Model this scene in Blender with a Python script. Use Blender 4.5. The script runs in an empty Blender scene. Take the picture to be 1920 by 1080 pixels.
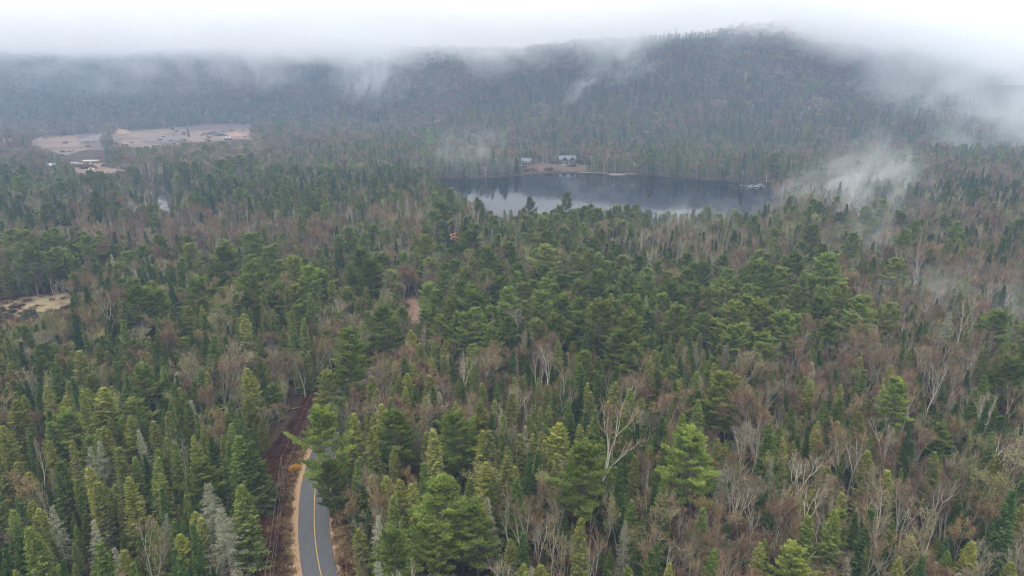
import bpy, math, random
import numpy as np
from mathutils import Vector
R = math.radians
C = bpy.context.scene.collection
scene = bpy.context.scene

# ------------------------------------------------------------------ camera
CAM_H, PITCH, FOC = 89.0, R(17.0), 1280.0          # drone height, tilt down, focal length in 1920-px
cd = bpy.data.cameras.new('camera'); cam = bpy.data.objects.new('camera', cd); C.objects.link(cam)
cam.location = (0, 0, CAM_H); cam.rotation_euler = (R(90) - PITCH, 0, 0)
cd.lens = 24.0; cd.sensor_width = 36.0; cd.clip_start = 0.5; cd.clip_end = 20000
scene.camera = cam

# ------------------------------------------------------------------ world, sun, exposure
SUN_EL, SUN_AZ = R(62), R(200)
world = bpy.data.worlds.new('World'); scene.world = world; world.use_nodes = True
nt = world.node_tree; nt.nodes.clear()
out = nt.nodes.new('ShaderNodeOutputWorld'); bg = nt.nodes.new('ShaderNodeBackground')
sky = nt.nodes.new('ShaderNodeTexSky'); sky.sky_type = 'NISHITA'; sky.sun_disc = False
sky.sun_elevation = SUN_EL; sky.sun_rotation = SUN_AZ; sky.dust_density = 3
tc = nt.nodes.new('ShaderNodeTexCoord'); mp = nt.nodes.new('ShaderNodeMapping'); mp.inputs['Scale'].default_value = (1.0, 1.0, 3.5)
nz = nt.nodes.new('ShaderNodeTexNoise'); nz.inputs['Scale'].default_value = 1.6; nz.inputs['Detail'].default_value = 4
ramp = nt.nodes.new('ShaderNodeValToRGB')
ramp.color_ramp.elements[0].position = .3; ramp.color_ramp.elements[0].color = (.90, .87, .80, 1)
ramp.color_ramp.elements[1].position = .7; ramp.color_ramp.elements[1].color = (.97, .94, .87, 1)
mixw = nt.nodes.new('ShaderNodeMix'); mixw.data_type = 'RGBA'; mixw.inputs[0].default_value = 0.985   # overcast deck over the blue
scl = nt.nodes.new('ShaderNodeVectorMath'); scl.operation = 'SCALE'; scl.inputs['Scale'].default_value = 10.0
nt.links.new(tc.outputs['Generated'], mp.inputs[0]); nt.links.new(mp.outputs[0], nz.inputs['Vector'])
nt.links.new(nz.outputs['Fac'], ramp.inputs[0])
nt.links.new(ramp.outputs[0], scl.inputs[0])
nt.links.new(sky.outputs[0], mixw.inputs[6]); nt.links.new(scl.outputs[0], mixw.inputs[7])
nt.links.new(mixw.outputs[2], bg.inputs['Color']); bg.inputs['Strength'].default_value = 0.13
nt.links.new(bg.outputs[0], out.inputs['Surface'])
sd_ = bpy.data.lights.new('sun', 'SUN'); sd_.energy = 1.5; sd_.angle = R(14); sd_.color = (1, .97, .92)
sun = bpy.data.objects.new('sun', sd_); C.objects.link(sun)
sun.rotation_euler = (R(90) - SUN_EL, 0, math.pi - SUN_AZ)
scene.view_settings.view_transform = 'Standard'; scene.view_settings.look = 'None'
scene.view_settings.exposure = 0.6; scene.view_settings.gamma = 1.0
cy = scene.cycles
cy.max_bounces = 9; cy.diffuse_bounces = 1; cy.glossy_bounces = 2; cy.transmission_bounces = 2
cy.volume_bounces = 7; cy.transparent_max_bounces = 6
cy.caustics_reflective = False; cy.caustics_refractive = False
cy.use_denoising = True; cy.denoising_prefilter = 'ACCURATE'; cy.denoising_input_passes = 'RGB_ALBEDO_NORMAL'
cy.filter_width = 1.2; scene.render.filter_size = 1.2
cy.volume_step_rate = 1.0; cy.volume_max_steps = 256

# ------------------------------------------------------------------ small maths
rng = np.random.default_rng(7)
def smooth(t):
    t = np.clip(t, 0, 1); return t * t * (3 - 2 * t)
def pixdir(x, y):
    u = (x - 960) / FOC; v = (y - 540) / FOC
    return np.array([u, math.cos(PITCH) - v * math.sin(PITCH), -math.sin(PITCH) - v * math.cos(PITCH)])
def project(X, Y, Z):
    dz = Z - CAM_H
    dep = Y * math.cos(PITCH) - dz * math.sin(PITCH)
    up = Y * math.sin(PITCH) + dz * math.cos(PITCH)
    dep = np.maximum(dep, 1.0)
    return 960 + FOC * X / dep, 540 - FOC * up / dep, dep
def on_plane(x, y, z=0.0):
    d = pixdir(x, y); t = (CAM_H - z) / -d[2]; return d[0] * t, d[1] * t
def hashn(ix, iy, seed):
    h = (ix * 374761393 + iy * 668265263 + seed * 1442695041) & 0xffffffff
    h = ((h ^ (h >> 13)) * 1274126177) & 0xffffffff
    return ((h ^ (h >> 16)) & 0xffff) / 65535.0
def vnoise(x, y, s, seed=0):
    x = np.asarray(x, float) / s; y = np.asarray(y, float) / s
    ix = np.floor(x).astype(np.int64); iy = np.floor(y).astype(np.int64)
    fx = smooth(x - ix); fy = smooth(y - iy)
    a = hashn(ix, iy, seed); b = hashn(ix + 1, iy, seed); c = hashn(ix, iy + 1, seed); d = hashn(ix + 1, iy + 1, seed)
    return (a * (1 - fx) + b * fx) * (1 - fy) + (c * (1 - fx) + d * fx) * fy
def fbm(x, y, s, seed=0, o=3):
    r = 0; a = 1; n = 0
    for k in range(o):
        r = r + a * vnoise(x, y, s / 2 ** k, seed + k * 17); n += a; a *= .5
    return r / n
def seg_dist(px, py, poly, closed=False):
    P = np.array(poly, float); n = len(P); best = np.full(np.shape(px), 1e9)
    for i in range(n if closed else n - 1):
        a = P[i]; b = P[(i + 1) % n]; ab = b - a
        t = np.clip(((px - a[0]) * ab[0] + (py - a[1]) * ab[1]) / (ab @ ab + 1e-9), 0, 1)
        best = np.minimum(best, np.hypot(px - a[0] - t * ab[0], py - a[1] - t * ab[1]))
    return best
def inside(px, py, poly):
    P = np.array(poly, float); n = len(P); r = np.zeros(np.shape(px), bool)
    for i in range(n):
        x0, y0 = P[i]; x1, y1 = P[(i + 1) % n]
        if y0 == y1: continue
        r ^= ((y0 > py) != (y1 > py)) & (px < (x1 - x0) * (py - y0) / (y1 - y0) + x0)
    return r
def sdist(px, py, poly):
    d = seg_dist(px, py, poly, True); return np.where(inside(px, py, poly), -d, d)
def chaikin(P, closed, k=2):
    P = np.array(P, float)
    for _ in range(k):
        Q = []
        n = len(P)
        for i in range(n if closed else n - 1):
            a, b = P[i], P[(i + 1) % n]; Q += [a * .75 + b * .25, a * .25 + b * .75]
        if not closed: Q = [P[0]] + Q + [P[-1]]
        P = np.array(Q)
    return P

# ------------------------------------------------------------------ layout of the valley
WATER_Z = -1.5
lake_px = [(790, 338), (850, 335), (900, 334), (960, 331), (1010, 326), (1060, 324), (1110, 324), (1150, 327), (1190, 327), (1230, 330),
           (1290, 335), (1340, 339), (1400, 341), (1470, 343), (1560, 345), (1560, 352), (1470, 354), (1440, 362), (1450, 385), (1475, 402), (1450, 422),
           (1360, 434), (1230, 438), (1100, 436), (1000, 434), (930, 424), (880, 404), (830, 372), (790, 352)]
LAKE = chaikin([on_plane(x, y, WATER_Z) for x, y in lake_px], True, 2)
river_px = [(180, 336), (240, 343), (276, 352), (294, 366), (306, 382), (330, 394), (380, 399), (450, 400), (560, 398), (680, 385), (790, 352)]
RIVER = chaikin([on_plane(x, y, WATER_Z) for x, y in river_px], False, 2)
road_px = [(668, 1300), (632, 1180), (600, 1080), (589, 1010), (588, 953), (591, 905), (602, 862), (615, 830), (627, 800), (634, 775), (641, 750), (656, 728), (690, 708), (735, 694), (800, 684)]
ROAD = chaikin([on_plane(x, y) for x, y in road_px], False, 3)

ridge_u = [-1.2, -.75, -.62, -.45, -.25, 0.0, .11, .2, .27, .38, .46, .5, .58, .68, .76, 1.2]
ridge_y = [70, 62, 88, 92, 84, 88, 70, 60, 56, 36, 30, 29, 48, 84, 100, 110]
def terrain(x, y):
    x = np.asarray(x, float); y = np.asarray(y, float)
    droad = seg_dist(x, y, ROAD[::4])
    und = (fbm(x, y, 170, 3, 3) - .35) * 3.2 * smooth((droad - 14) / 60)
    ya = np.maximum(y, 60.0); u = x / (ya * .956 + 26)
    left = smooth((.02 - u) / .35)
    rise = np.maximum(y - 720, 0) * .012
    y0 = 860 + left * 400; yr = 1500 + left * 500
    py = np.interp(u, ridge_u, ridge_y); v = (py - 540) / FOC
    ratio = (-math.sin(PITCH) - v * math.cos(PITCH)) / (math.cos(PITCH) - v * math.sin(PITCH))
    top = CAM_H + ratio * yr - 15
    t = np.clip((y - y0) / (yr - y0), 0, 1)
    s = t ** 1.25 * (1 + .22 * np.sin(t * math.pi) * (fbm(x, y, 330, 9, 2) - .4) * 2)
    hill = (top - 12) * np.clip(s, 0, 1.0)
    bump = (fbm(x, y, 260, 21, 3) - .5) * 46 * smooth((y - y0) / 350) * smooth((yr + 120 - y) / 350)
    back = -np.maximum(y - yr - 50, 0) * .10
    h = und + np.minimum(rise, 12) + hill + bump + np.maximum(back, -90)
    # the pit floor is level
    ls = sdist(x, y, LAKE[::2]) ; rv = seg_dist(x, y, RIVER[::2]) - 6.5
    w = np.minimum(ls, rv)
    bank = np.where(w > 0, WATER_Z + .1 + w * .10, WATER_Z - .1 + np.maximum(w * .25, -3))
    near = (y < 900)
    return np.where(near, np.minimum(h, bank), h)
def ground_at(px, py):
    d = pixdir(px, py); ts = np.linspace(100, 3200, 3000)
    z = terrain(d[0] * ts, d[1] * ts); below = CAM_H + d[2] * ts < z
    i = int(np.argmax(below)) if below.any() else len(ts) - 1
    return d[0] * ts[i], d[1] * ts[i]
def H1(x, y): return float(terrain(np.array([x]), np.array([y]))[0])

# ------------------------------------------------------------------ materials
def mat(name, col, rough=.9, spec=.2, metal=0.0):
    m = bpy.data.materials.new(name); m.use_nodes = True
    b = m.node_tree.nodes['Principled BSDF']
    b.inputs['Base Color'].default_value = (*col, 1); b.inputs['Roughness'].default_value = rough
    b.inputs['Specular IOR Level'].default_value = spec; b.inputs['Metallic'].default_value = metal
    return m
def N(m, t, **k):
    n = m.node_tree.nodes.new(t)
    for a, v in k.items(): setattr(n, a, v)
    return n
def mottled(name, cols, scale, detail=6, rough=.95, bump=0.0, spec=.1, pos=None, vec='Object', stretch=None):
    m = mat(name, cols[0], rough, spec); L = m.node_tree.links; b = m.node_tree.nodes['Principled BSDF']
    t = N(m, 'ShaderNodeTexCoord'); mp = N(m, 'ShaderNodeMapping')
    if stretch: mp.inputs['Scale'].default_value = stretch
    n = N(m, 'ShaderNodeTexNoise'); n.inputs['Scale'].default_value = scale; n.inputs['Detail'].default_value = detail
    n.inputs['Roughness'].default_value = .65
    r = N(m, 'ShaderNodeValToRGB')
    while len(r.color_ramp.elements) < len(cols): r.color_ramp.elements.new(.5)
    for i, c in enumerate(cols):
        e = r.color_ramp.elements[i]; e.position = pos[i] if pos else .3 + .4 * i / (len(cols) - 1); e.color = (*c, 1)
    L.new(t.outputs[vec], mp.inputs[0]); L.new(mp.outputs[0], n.inputs['Vector']); L.new(n.outputs['Fac'], r.inputs[0]); L.new(r.outputs[0], b.inputs['Base Color'])
    if bump:
        bn = N(m, 'ShaderNodeBump'); bn.inputs['Strength'].default_value = bump; bn.inputs['Distance'].default_value = .3
        L.new(n.outputs['Fac'], bn.inputs['Height']); L.new(bn.outputs[0], b.inputs['Normal'])
    return m
def foliage(name, a, b, transl=.10, lo=.7, hi=1.3):
    m = bpy.data.materials.new(name); m.use_nodes = True; T = m.node_tree; T.nodes.clear(); L = T.links
    at = N(m, 'ShaderNodeAttribute', attribute_name='v')
    mx = N(m, 'ShaderNodeMix', data_type='RGBA'); mx.inputs[6].default_value = (*a, 1); mx.inputs[7].default_value = (*b, 1)
    oi = N(m, 'ShaderNodeObjectInfo'); mr = N(m, 'ShaderNodeMapRange'); mr.inputs['To Min'].default_value = lo; mr.inputs['To Max'].default_value = hi
    sc = N(m, 'ShaderNodeVectorMath', operation='SCALE')
    d = N(m, 'ShaderNodeBsdfDiffuse'); o = N(m, 'ShaderNodeOutputMaterial')
    L.new(at.outputs['Fac'], mx.inputs[0]); L.new(oi.outputs['Random'], mr.inputs['Value'])
    L.new(mx.outputs[2], sc.inputs[0]); L.new(mr.outputs[0], sc.inputs['Scale']); L.new(sc.outputs[0], d.inputs['Color'])
    if transl:
        t = N(m, 'ShaderNodeBsdfTranslucent'); L.new(sc.outputs[0], t.inputs['Color'])
        ms = N(m, 'ShaderNodeMixShader'); ms.inputs[0].default_value = transl
        L.new(d.outputs[0], ms.inputs[1]); L.new(t.outputs[0], ms.inputs[2]); L.new(ms.outputs[0], o.inputs['Surface'])
    else: L.new(d.outputs[0], o.inputs['Surface'])
    return m

# ------------------------------------------------------------------ mesh helpers
class Buf:
    def __init__(s): s.v = []; s.f = []; s.m = []; s.a = []; s.n = 0
    def add(s, V, F, mi=0, a=0.0):
        V = np.asarray(V, float); F = np.asarray(F, np.int64)
        s.v.append(V); s.f.append(F + s.n); s.m.append(np.broadcast_to(np.asarray(mi, np.int64), (len(F),)).copy()); s.a.append(np.broadcast_to(np.asarray(a, float), (len(F),)).copy()); s.n += len(V)
    def merge(s, o, dm=0):
        k = s.n
        for v, f, m, a in zip(o.v, o.f, o.m, o.a):
            s.v.append(v); s.f.append(f + k); s.m.append(m + dm); s.a.append(a)
        s.n += o.n
    def mesh(s, name, mats, smooth_=False):
        me = bpy.data.meshes.new(name)
        V = np.concatenate(s.v); nv = len(V)
        tot = []; idx = []; mi = []; at = []
        for f, m, a in zip(s.f, s.m, s.a):
            tot.append(np.full(len(f), f.shape[1])); idx.append(f.ravel()); mi.append(m); at.append(a)
        tot = np.concatenate(tot); idx = np.concatenate(idx); mi = np.concatenate(mi); at = np.concatenate(at)
        me.vertices.add(nv); me.vertices.foreach_set('co', V.astype(np.float32).ravel())
        me.loops.add(len(idx)); me.loops.foreach_set('vertex_index', idx.astype(np.int32))
        me.polygons.add(len(tot)); st = np.concatenate([[0], np.cumsum(tot)[:-1]])
        me.polygons.foreach_set('loop_start', st.astype(np.int32)); me.polygons.foreach_set('loop_total', tot.astype(np.int32))
        me.polygons.foreach_set('material_index', mi.astype(np.int32))
        if smooth_: me.polygons.foreach_set('use_smooth', np.ones(len(tot), bool))
        x = me.attributes.new('v', 'FLOAT', 'FACE'); x.data.foreach_set('value', at.astype(np.float32))
        me.update(calc_edges=True)
        for q in mats: me.materials.append(q)
        return me
def unit(v): return v / (np.linalg.norm(v, axis=-1, keepdims=True) + 1e-9)
def tube(b, pts, rad, sides=5, mi=0, a=0.5):
    pts = np.asarray(pts, float); rad = np.asarray(rad, float); n = len(pts)
    d = unit(np.gradient(pts, axis=0)); ref = np.array([.3, .2, 1.0]) if abs(d[0][2]) < .9 else np.array([1.0, .1, 0])
    s = unit(np.cross(d, ref)); t = np.cross(d, s); ang = np.arange(sides) * 2 * math.pi / sides
    V = (pts[:, None] + rad[:, None, None] * (np.cos(ang)[None, :, None] * s[:, None] + np.sin(ang)[None, :, None] * t[:, None])).reshape(-1, 3)
    i = np.arange(n - 1)[:, None] * sides; j = np.arange(sides)[None]; k = (j + 1) % sides
    F = np.stack([i + j, i + k, i + sides + k, i + sides + j], -1).reshape(-1, 4)
    b.add(V, F, mi, a)
def blades(b, P, D, L, W, mi=0, a=0.5, rs=None, side=None):
    P = np.asarray(P, float); D = unit(np.asarray(D, float)); n = len(P)
    if not n: return
    L = np.broadcast_to(np.asarray(L, float), (n,))[:, None]; W = np.broadcast_to(np.asarray(W, float), (n,))[:, None]
    S = unit(np.cross(D, rs.normal(size=(n, 3)))) if side is None else unit(side)
    V = np.stack([P, P + D * L * .45 - S * W * .5, P + D * L, P + D * L * .45 + S * W * .5], 1).reshape(-1, 3)
    b.add(V, np.arange(n * 4).reshape(-1, 4), mi, a)
def boxb(b, x0, x1, y0, y1, z0, z1, mi=0, a=.5):
    V = [(x, y, z) for z in (z0, z1) for y in (y0, y1) for x in (x0, x1)]
    b.add(V, [(0, 2, 3, 1), (4, 5, 7, 6), (0, 1, 5, 4), (2, 6, 7, 3), (0, 4, 6, 2), (1, 3, 7, 5)], mi, a)
def tag(o, label=None, cat=None, group=None, kind=None):
    if label: o['label'] = label
    if cat: o['category'] = cat
    if group: o['group'] = group
    if kind: o['kind'] = kind
    return o
def obj(name, me, parent=None, loc=(0, 0, 0), rz=0):
    o = bpy.data.objects.new(name, me); C.objects.link(o)
    o.location = loc; o.rotation_euler = (0, 0, rz)
    if parent is not None: o.parent = parent
    return o
def empty(name, loc=(0, 0, 0), rz=0, label=None, cat=None, group=None):
    o = bpy.data.objects.new(name, None); C.objects.link(o); o.location = loc; o.rotation_euler = (0, 0, rz)
    return tag(o, label, cat, group)

# ------------------------------------------------------------------ ground sheet
def axis(lo, a, step, b_, hi, grow=1.09):
    mid = list(np.arange(a, b_, step)); l = []; x = a; s = step
    while x > lo: s *= grow; x -= s; l.append(x)
    r = []; x = mid[-1]; s = step
    while x < hi: s = min(s * 1.035 if hi > 3500 else s * grow, 60); x += s; r.append(x)
    return np.array(l[::-1] + mid + r)
gx = axis(-3300, -420, 6, 420, 3300); gy = axis(-400, 70, 6, 720, 3100)
GX, GY = np.meshgrid(gx, gy); GZ = terrain(GX, GY)
b = Buf(); nx, ny = len(gx), len(gy)
i = np.arange(ny - 1)[:, None] * nx + np.arange(nx - 1)[None]
b.add(np.stack([GX, GY, GZ], -1).reshape(-1, 3), np.stack([i, i + 1, i + nx + 1, i + nx], -1).reshape(-1, 4))
m_ground = mottled('forest_floor', [(.02, .015, .01), (.045, .032, .02), (.07, .044, .028), (.035, .034, .016)], .09, 9, bump=.5)
tag(obj('ground', b.mesh('ground', [m_ground], True)), 'brown leaf-littered valley floor rising to wooded hills', kind='structure')

# lake and river
def fan_poly(name, P, z, m, kind='structure', label=None):
    me = bpy.data.meshes.new(name); me.from_pydata([(x, y, z) for x, y in P], [], [tuple(range(len(P)))]); me.materials.append(m); me.update()
    return tag(obj(name, me), label, kind=kind)
m_water = mat('water', (.004, .006, .01), .04, .5); m_water.node_tree.nodes['Principled BSDF'].inputs['IOR'].default_value = 1.33
t = N(m_water, 'ShaderNodeTexCoord'); mpw = N(m_water, 'ShaderNodeMapping'); mpw.inputs['Scale'].default_value = (.12, .35, 1)
n1 = N(m_water, 'ShaderNodeTexNoise'); n1.inputs['Scale'].default_value = 1.0; n1.inputs['Detail'].default_value = 3
n2 = N(m_water, 'ShaderNodeTexNoise'); n2.inputs['Scale'].default_value = .012; n2.inputs['Detail'].default_value = 3
rp = N(m_water, 'ShaderNodeMapRange'); rp.inputs['From Min'].default_value = .42; rp.inputs['From Max'].default_value = .62; rp.inputs['To Min'].default_value = .006; rp.inputs['To Max'].default_value = .05
bw = N(m_water, 'ShaderNodeBump'); bw.inputs['Distance'].default_value = .35
L = m_water.node_tree.links
L.new(t.outputs['Object'], mpw.inputs[0]); L.new(mpw.outputs[0], n1.inputs['Vector']); L.new(t.outputs['Object'], n2.inputs['Vector'])
L.new(n2.outputs['Fac'], rp.inputs['Value']); L.new(rp.outputs[0], bw.inputs['Strength']); L.new(n1.outputs['Fac'], bw.inputs['Height'])
L.new(bw.outputs[0], m_water.node_tree.nodes['Principled BSDF'].inputs['Normal'])
cx, cyy = LAKE.mean(0)
LK = np.array([(x + (x - cx) * .03, y + (y - cyy) * .03) for x, y in LAKE])
fan_poly('lake', LK, WATER_Z, m_water, label='dark still lake among the trees')
def ribbon_mesh(name, P, off0, off1, zf, mats, sub=None):
    P = np.array(P); d = unit(np.gradient(P, axis=0)); nrm = np.stack([-d[:, 1], d[:, 0]], 1)
    A = P + nrm * np.broadcast_to(off0, (len(P),))[:, None]; B = P + nrm * np.broadcast_to(off1, (len(P),))[:, None]
    V = [(x, y, zf(x, y)) for q in zip(A, B) for x, y in q]
    n = len(P); bb = Buf(); i = np.arange(n - 1) * 2
    bb.add(V, np.stack([i, i + 1, i + 3, i + 2], 1)); me = bb.mesh(name, mats, True)
    return me
tag(obj('river', ribbon_mesh('river', RIVER[4:], 12, -12, lambda x, y: WATER_Z + .02, [m_water])), 'narrow river bend between dark trees', kind='structure')

# ------------------------------------------------------------------ road, verges, markings
m_asph = mottled('asphalt', [(.05, .053, .06), (.085, .088, .097), (.07, .073, .08), (.10, .104, .115)], .9, 8, .75, spec=.3, stretch=(1.3, .12, 1))
m_line = mottled('road_paint', [(.36, .25, .06), (.58, .42, .10)], 2, 5, .7)
m_sand = mottled('shoulder_sand', [(.20, .125, .075), (.33, .215, .13), (.27, .17, .10)], .8, 8)
m_verge = mottled('verge_soil', [(.10, .055, .035), (.19, .12, .055), (.24, .18, .085), (.09, .05, .035)], .35, 9, bump=.6)
m_brush = mottled('brush_soil', [(.035, .017, .013), (.075, .036, .026), (.05, .026, .019)], .6, 9, bump=.8)
def zr(h): return lambda x, y: H1(x, y) + h
RO = ROAD
npt = len(RO); Yr_ = RO[:, 1]
wl = 17 - 6 * smooth((Yr_ - 120) / 60)          # how far the brush clearing reaches on the west side
tag(obj('brush_strip', ribbon_mesh('brush_strip', RO, wl, 3.2, zr(.05), [m_brush])), 'dark red-brown cleared ground under the power line', kind='structure')
tag(obj('verge', ribbon_mesh('verge', RO, 7.6 - 1.5 * smooth((Yr_ - 130) / 50), 3.3, zr(.085), [m_verge])), 'tan and rust grass verge beside the road', kind='structure')
tag(obj('verge', ribbon_mesh('verge', RO, -3.1, -6.0, zr(.085), [m_verge])), 'narrow brown verge on the forest side', kind='structure')
tag(obj('shoulder', ribbon_mesh('shoulder', RO, 4.9, 3.0, zr(.115), [m_sand])), 'orange sand shoulder along the road', kind='structure')
tag(obj('shoulder', ribbon_mesh('shoulder', RO, -3.0, -3.9, zr(.115), [m_sand])), 'thin gravel shoulder along the east edge', kind='structure')
tag(obj('road', ribbon_mesh('road', RO, 3.15, -3.15, zr(.15), [m_asph])), 'grey asphalt road curving into the forest', kind='structure')
tag(obj('road_line', ribbon_mesh('road_line', RO, -.02, -.15, zr(.156), [m_line])), 'solid yellow centre line', kind='structure')

# ------------------------------------------------------------------ clearings (bare ground patches)
def patch(name, px, m, label, up=.12, cell=5.0, jag=3.0):
    P = np.array([ground_at(x, y) for x, y in px]); P = chaikin(P, True, 2)
    x0, y0 = P.min(0) - 4; x1, y1 = P.max(0) + 4
    X, Y = np.meshgrid(np.arange(x0, x1, cell), np.arange(y0, y1, cell))
    cxs, cys = X[:-1, :-1] + cell / 2, Y[:-1, :-1] + cell / 2
    keep = sdist(cxs, cys, P) + (fbm(cxs, cys, 22, 5, 3) - .5) * jag * 3 < 0
    Z = terrain(X, Y) + up + fbm(X, Y, 30, 8, 2) * .25
    n = X.shape[1]; ii = (np.arange(X.shape[0] - 1)[:, None] * n + np.arange(n - 1)[None])[keep]
    bb = Buf(); bb.add(np.stack([X, Y, Z], -1).reshape(-1, 3), np.stack([ii, ii + 1, ii + n + 1, ii + n], -1))
    tag(obj(name, bb.mesh(name, [m], True)), label, kind='structure'); return P
m_pit = mottled('gravel', [(.10, .075, .065), (.165, .12, .095), (.22, .16, .12), (.105, .086, .08)], .018, 9, pos=[.32, .45, .55, .68])
m_pale = mottled('pale_grass', [(.11, .07, .05), (.16, .115, .07), (.27, .225, .13), (.13, .075, .05)], .09, 9)
m_red = mottled('red_soil', [(.20, .12, .09), (.28, .175, .135), (.24, .15, .10)], .08, 8)
m_rust = mottled('rust_grass', [(.36, .17, .06), (.28, .13, .06)], .15, 6)
pit_px = [(46, 262), (75, 256), (110, 253), (150, 251), (165, 247), (200, 246), (212, 242), (235, 244), (262, 242), (275, 239), (285, 235), (300, 234), (340, 235), (380, 232), (410, 231), (445, 227), (466, 228), (474, 235), (464, 242), (482, 250), (476, 264), (455, 261), (420, 265), (390, 266), (345, 269), (325, 276), (290, 272), (278, 281), (258, 276), (235, 281), (215, 274), (190, 283), (165, 280), (140, 286), (118, 294), (105, 283), (85, 282), (62, 271)]
field_px = [(-60, 566), (0, 560), (50, 557), (100, 549), (150, 545), (182, 534), (190, 543), (150, 562), (122, 580), (60, 590), (0, 602), (-60, 612)]
mid_px = [(752, 556), (800, 556), (812, 575), (800, 604), (765, 610), (745, 590)]
rust_px = [(825, 436), (880, 436), (880, 450), (830, 452)]
lawn_px = [(972, 308), (1040, 306), (1095, 305), (1118, 314), (1120, 321), (1060, 322), (1000, 321), (972, 316)]
hut_px = [(75, 312), (130, 304), (200, 306), (245, 312), (240, 326), (130, 330), (85, 325)]
patch('gravel_pit', pit_px, m_pit, 'wide pinkish sand and gravel pit below the wooded hills', .3, 5, 2.5)
m_mauve = mottled('mauve_soil', [(.085, .06, .058), (.14, .10, .09), (.11, .075, .07)], .03, 8)
patch('scrub_soil', [(150, 252), (185, 248), (205, 252), (212, 262), (232, 272), (215, 279), (180, 281), (160, 272), (140, 262)], m_mauve, 'dark mauve scrubby soil between the two sand floors of the pit', .75, 5, 8)
patch('scrub_soil', [(262, 266), (290, 261), (330, 258), (352, 262), (350, 268), (320, 270), (290, 272)], m_mauve, 'grey rough ground along the near edge of the pit', .7, 5, 6)
patch('scrub_soil', [(285, 238), (340, 237), (400, 235), (462, 232), (466, 242), (400, 244), (330, 243)], m_mauve, 'grey-brown back slope of the pit', .7, 5, 7)
patch('field', field_px, m_pale, 'pale tan clearing with a reddish bare end', .12, 3, 1.5)
patch('clearing', mid_px, m_red, 'small pinkish-brown bare clearing ringed by pines', .12, 2, 1)
patch('clearing', rust_px, m_rust, 'small rust-orange grassy opening near the lake', .12, 2, 1)
patch('lawn', lawn_px, mottled('dry_lawn', [(.06, .04, .03), (.11, .078, .052), (.05, .036, .028)], .08, 7), 'dry brown lawn between the lakeside cabins and the water', .12, 3, 1)
patch('yard', hut_px, mottled('dirt_yard', [(.17, .115, .095), (.26, .18, .145)], .05, 7), 'dusty yard among trees below the pit', .15, 4, 2)
# shore sand spit
sp = [ground_at(x, y) for x, y in [(1085, 323.2), (1120, 324.0), (1150, 325.6), (1190, 327)]]
m_spit = mottled('pale_sand', [(.16, .13, .11), (.28, .24, .20)], .3, 6)
tag(obj('shore', ribbon_mesh('shore', chaikin(sp, False, 2), 3.0, -2.5, lambda x, y: -1.15, [m_spit])), 'pale sand spit on the far shore', kind='structure')

# ------------------------------------------------------------------ trees: materials
bark_grey = foliage('bark_grey', (.16, .14, .12), (.27, .25, .22), 0)
bark_pine = foliage('bark_pine', (.12, .095, .08), (.22, .19, .165), 0)
bark_pale = foliage('bark_pale', (.22, .20, .16), (.36, .33, .27), 0)
bark_birch = foliage('bark_birch', (.34, .32, .27), (.54, .51, .45), 0)
lich = foliage('lichen', (.22, .235, .15), (.36, .375, .26), .15)
lich_d = foliage('lichen_dull', (.15, .155, .09), (.25, .25, .16), .15)

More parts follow.
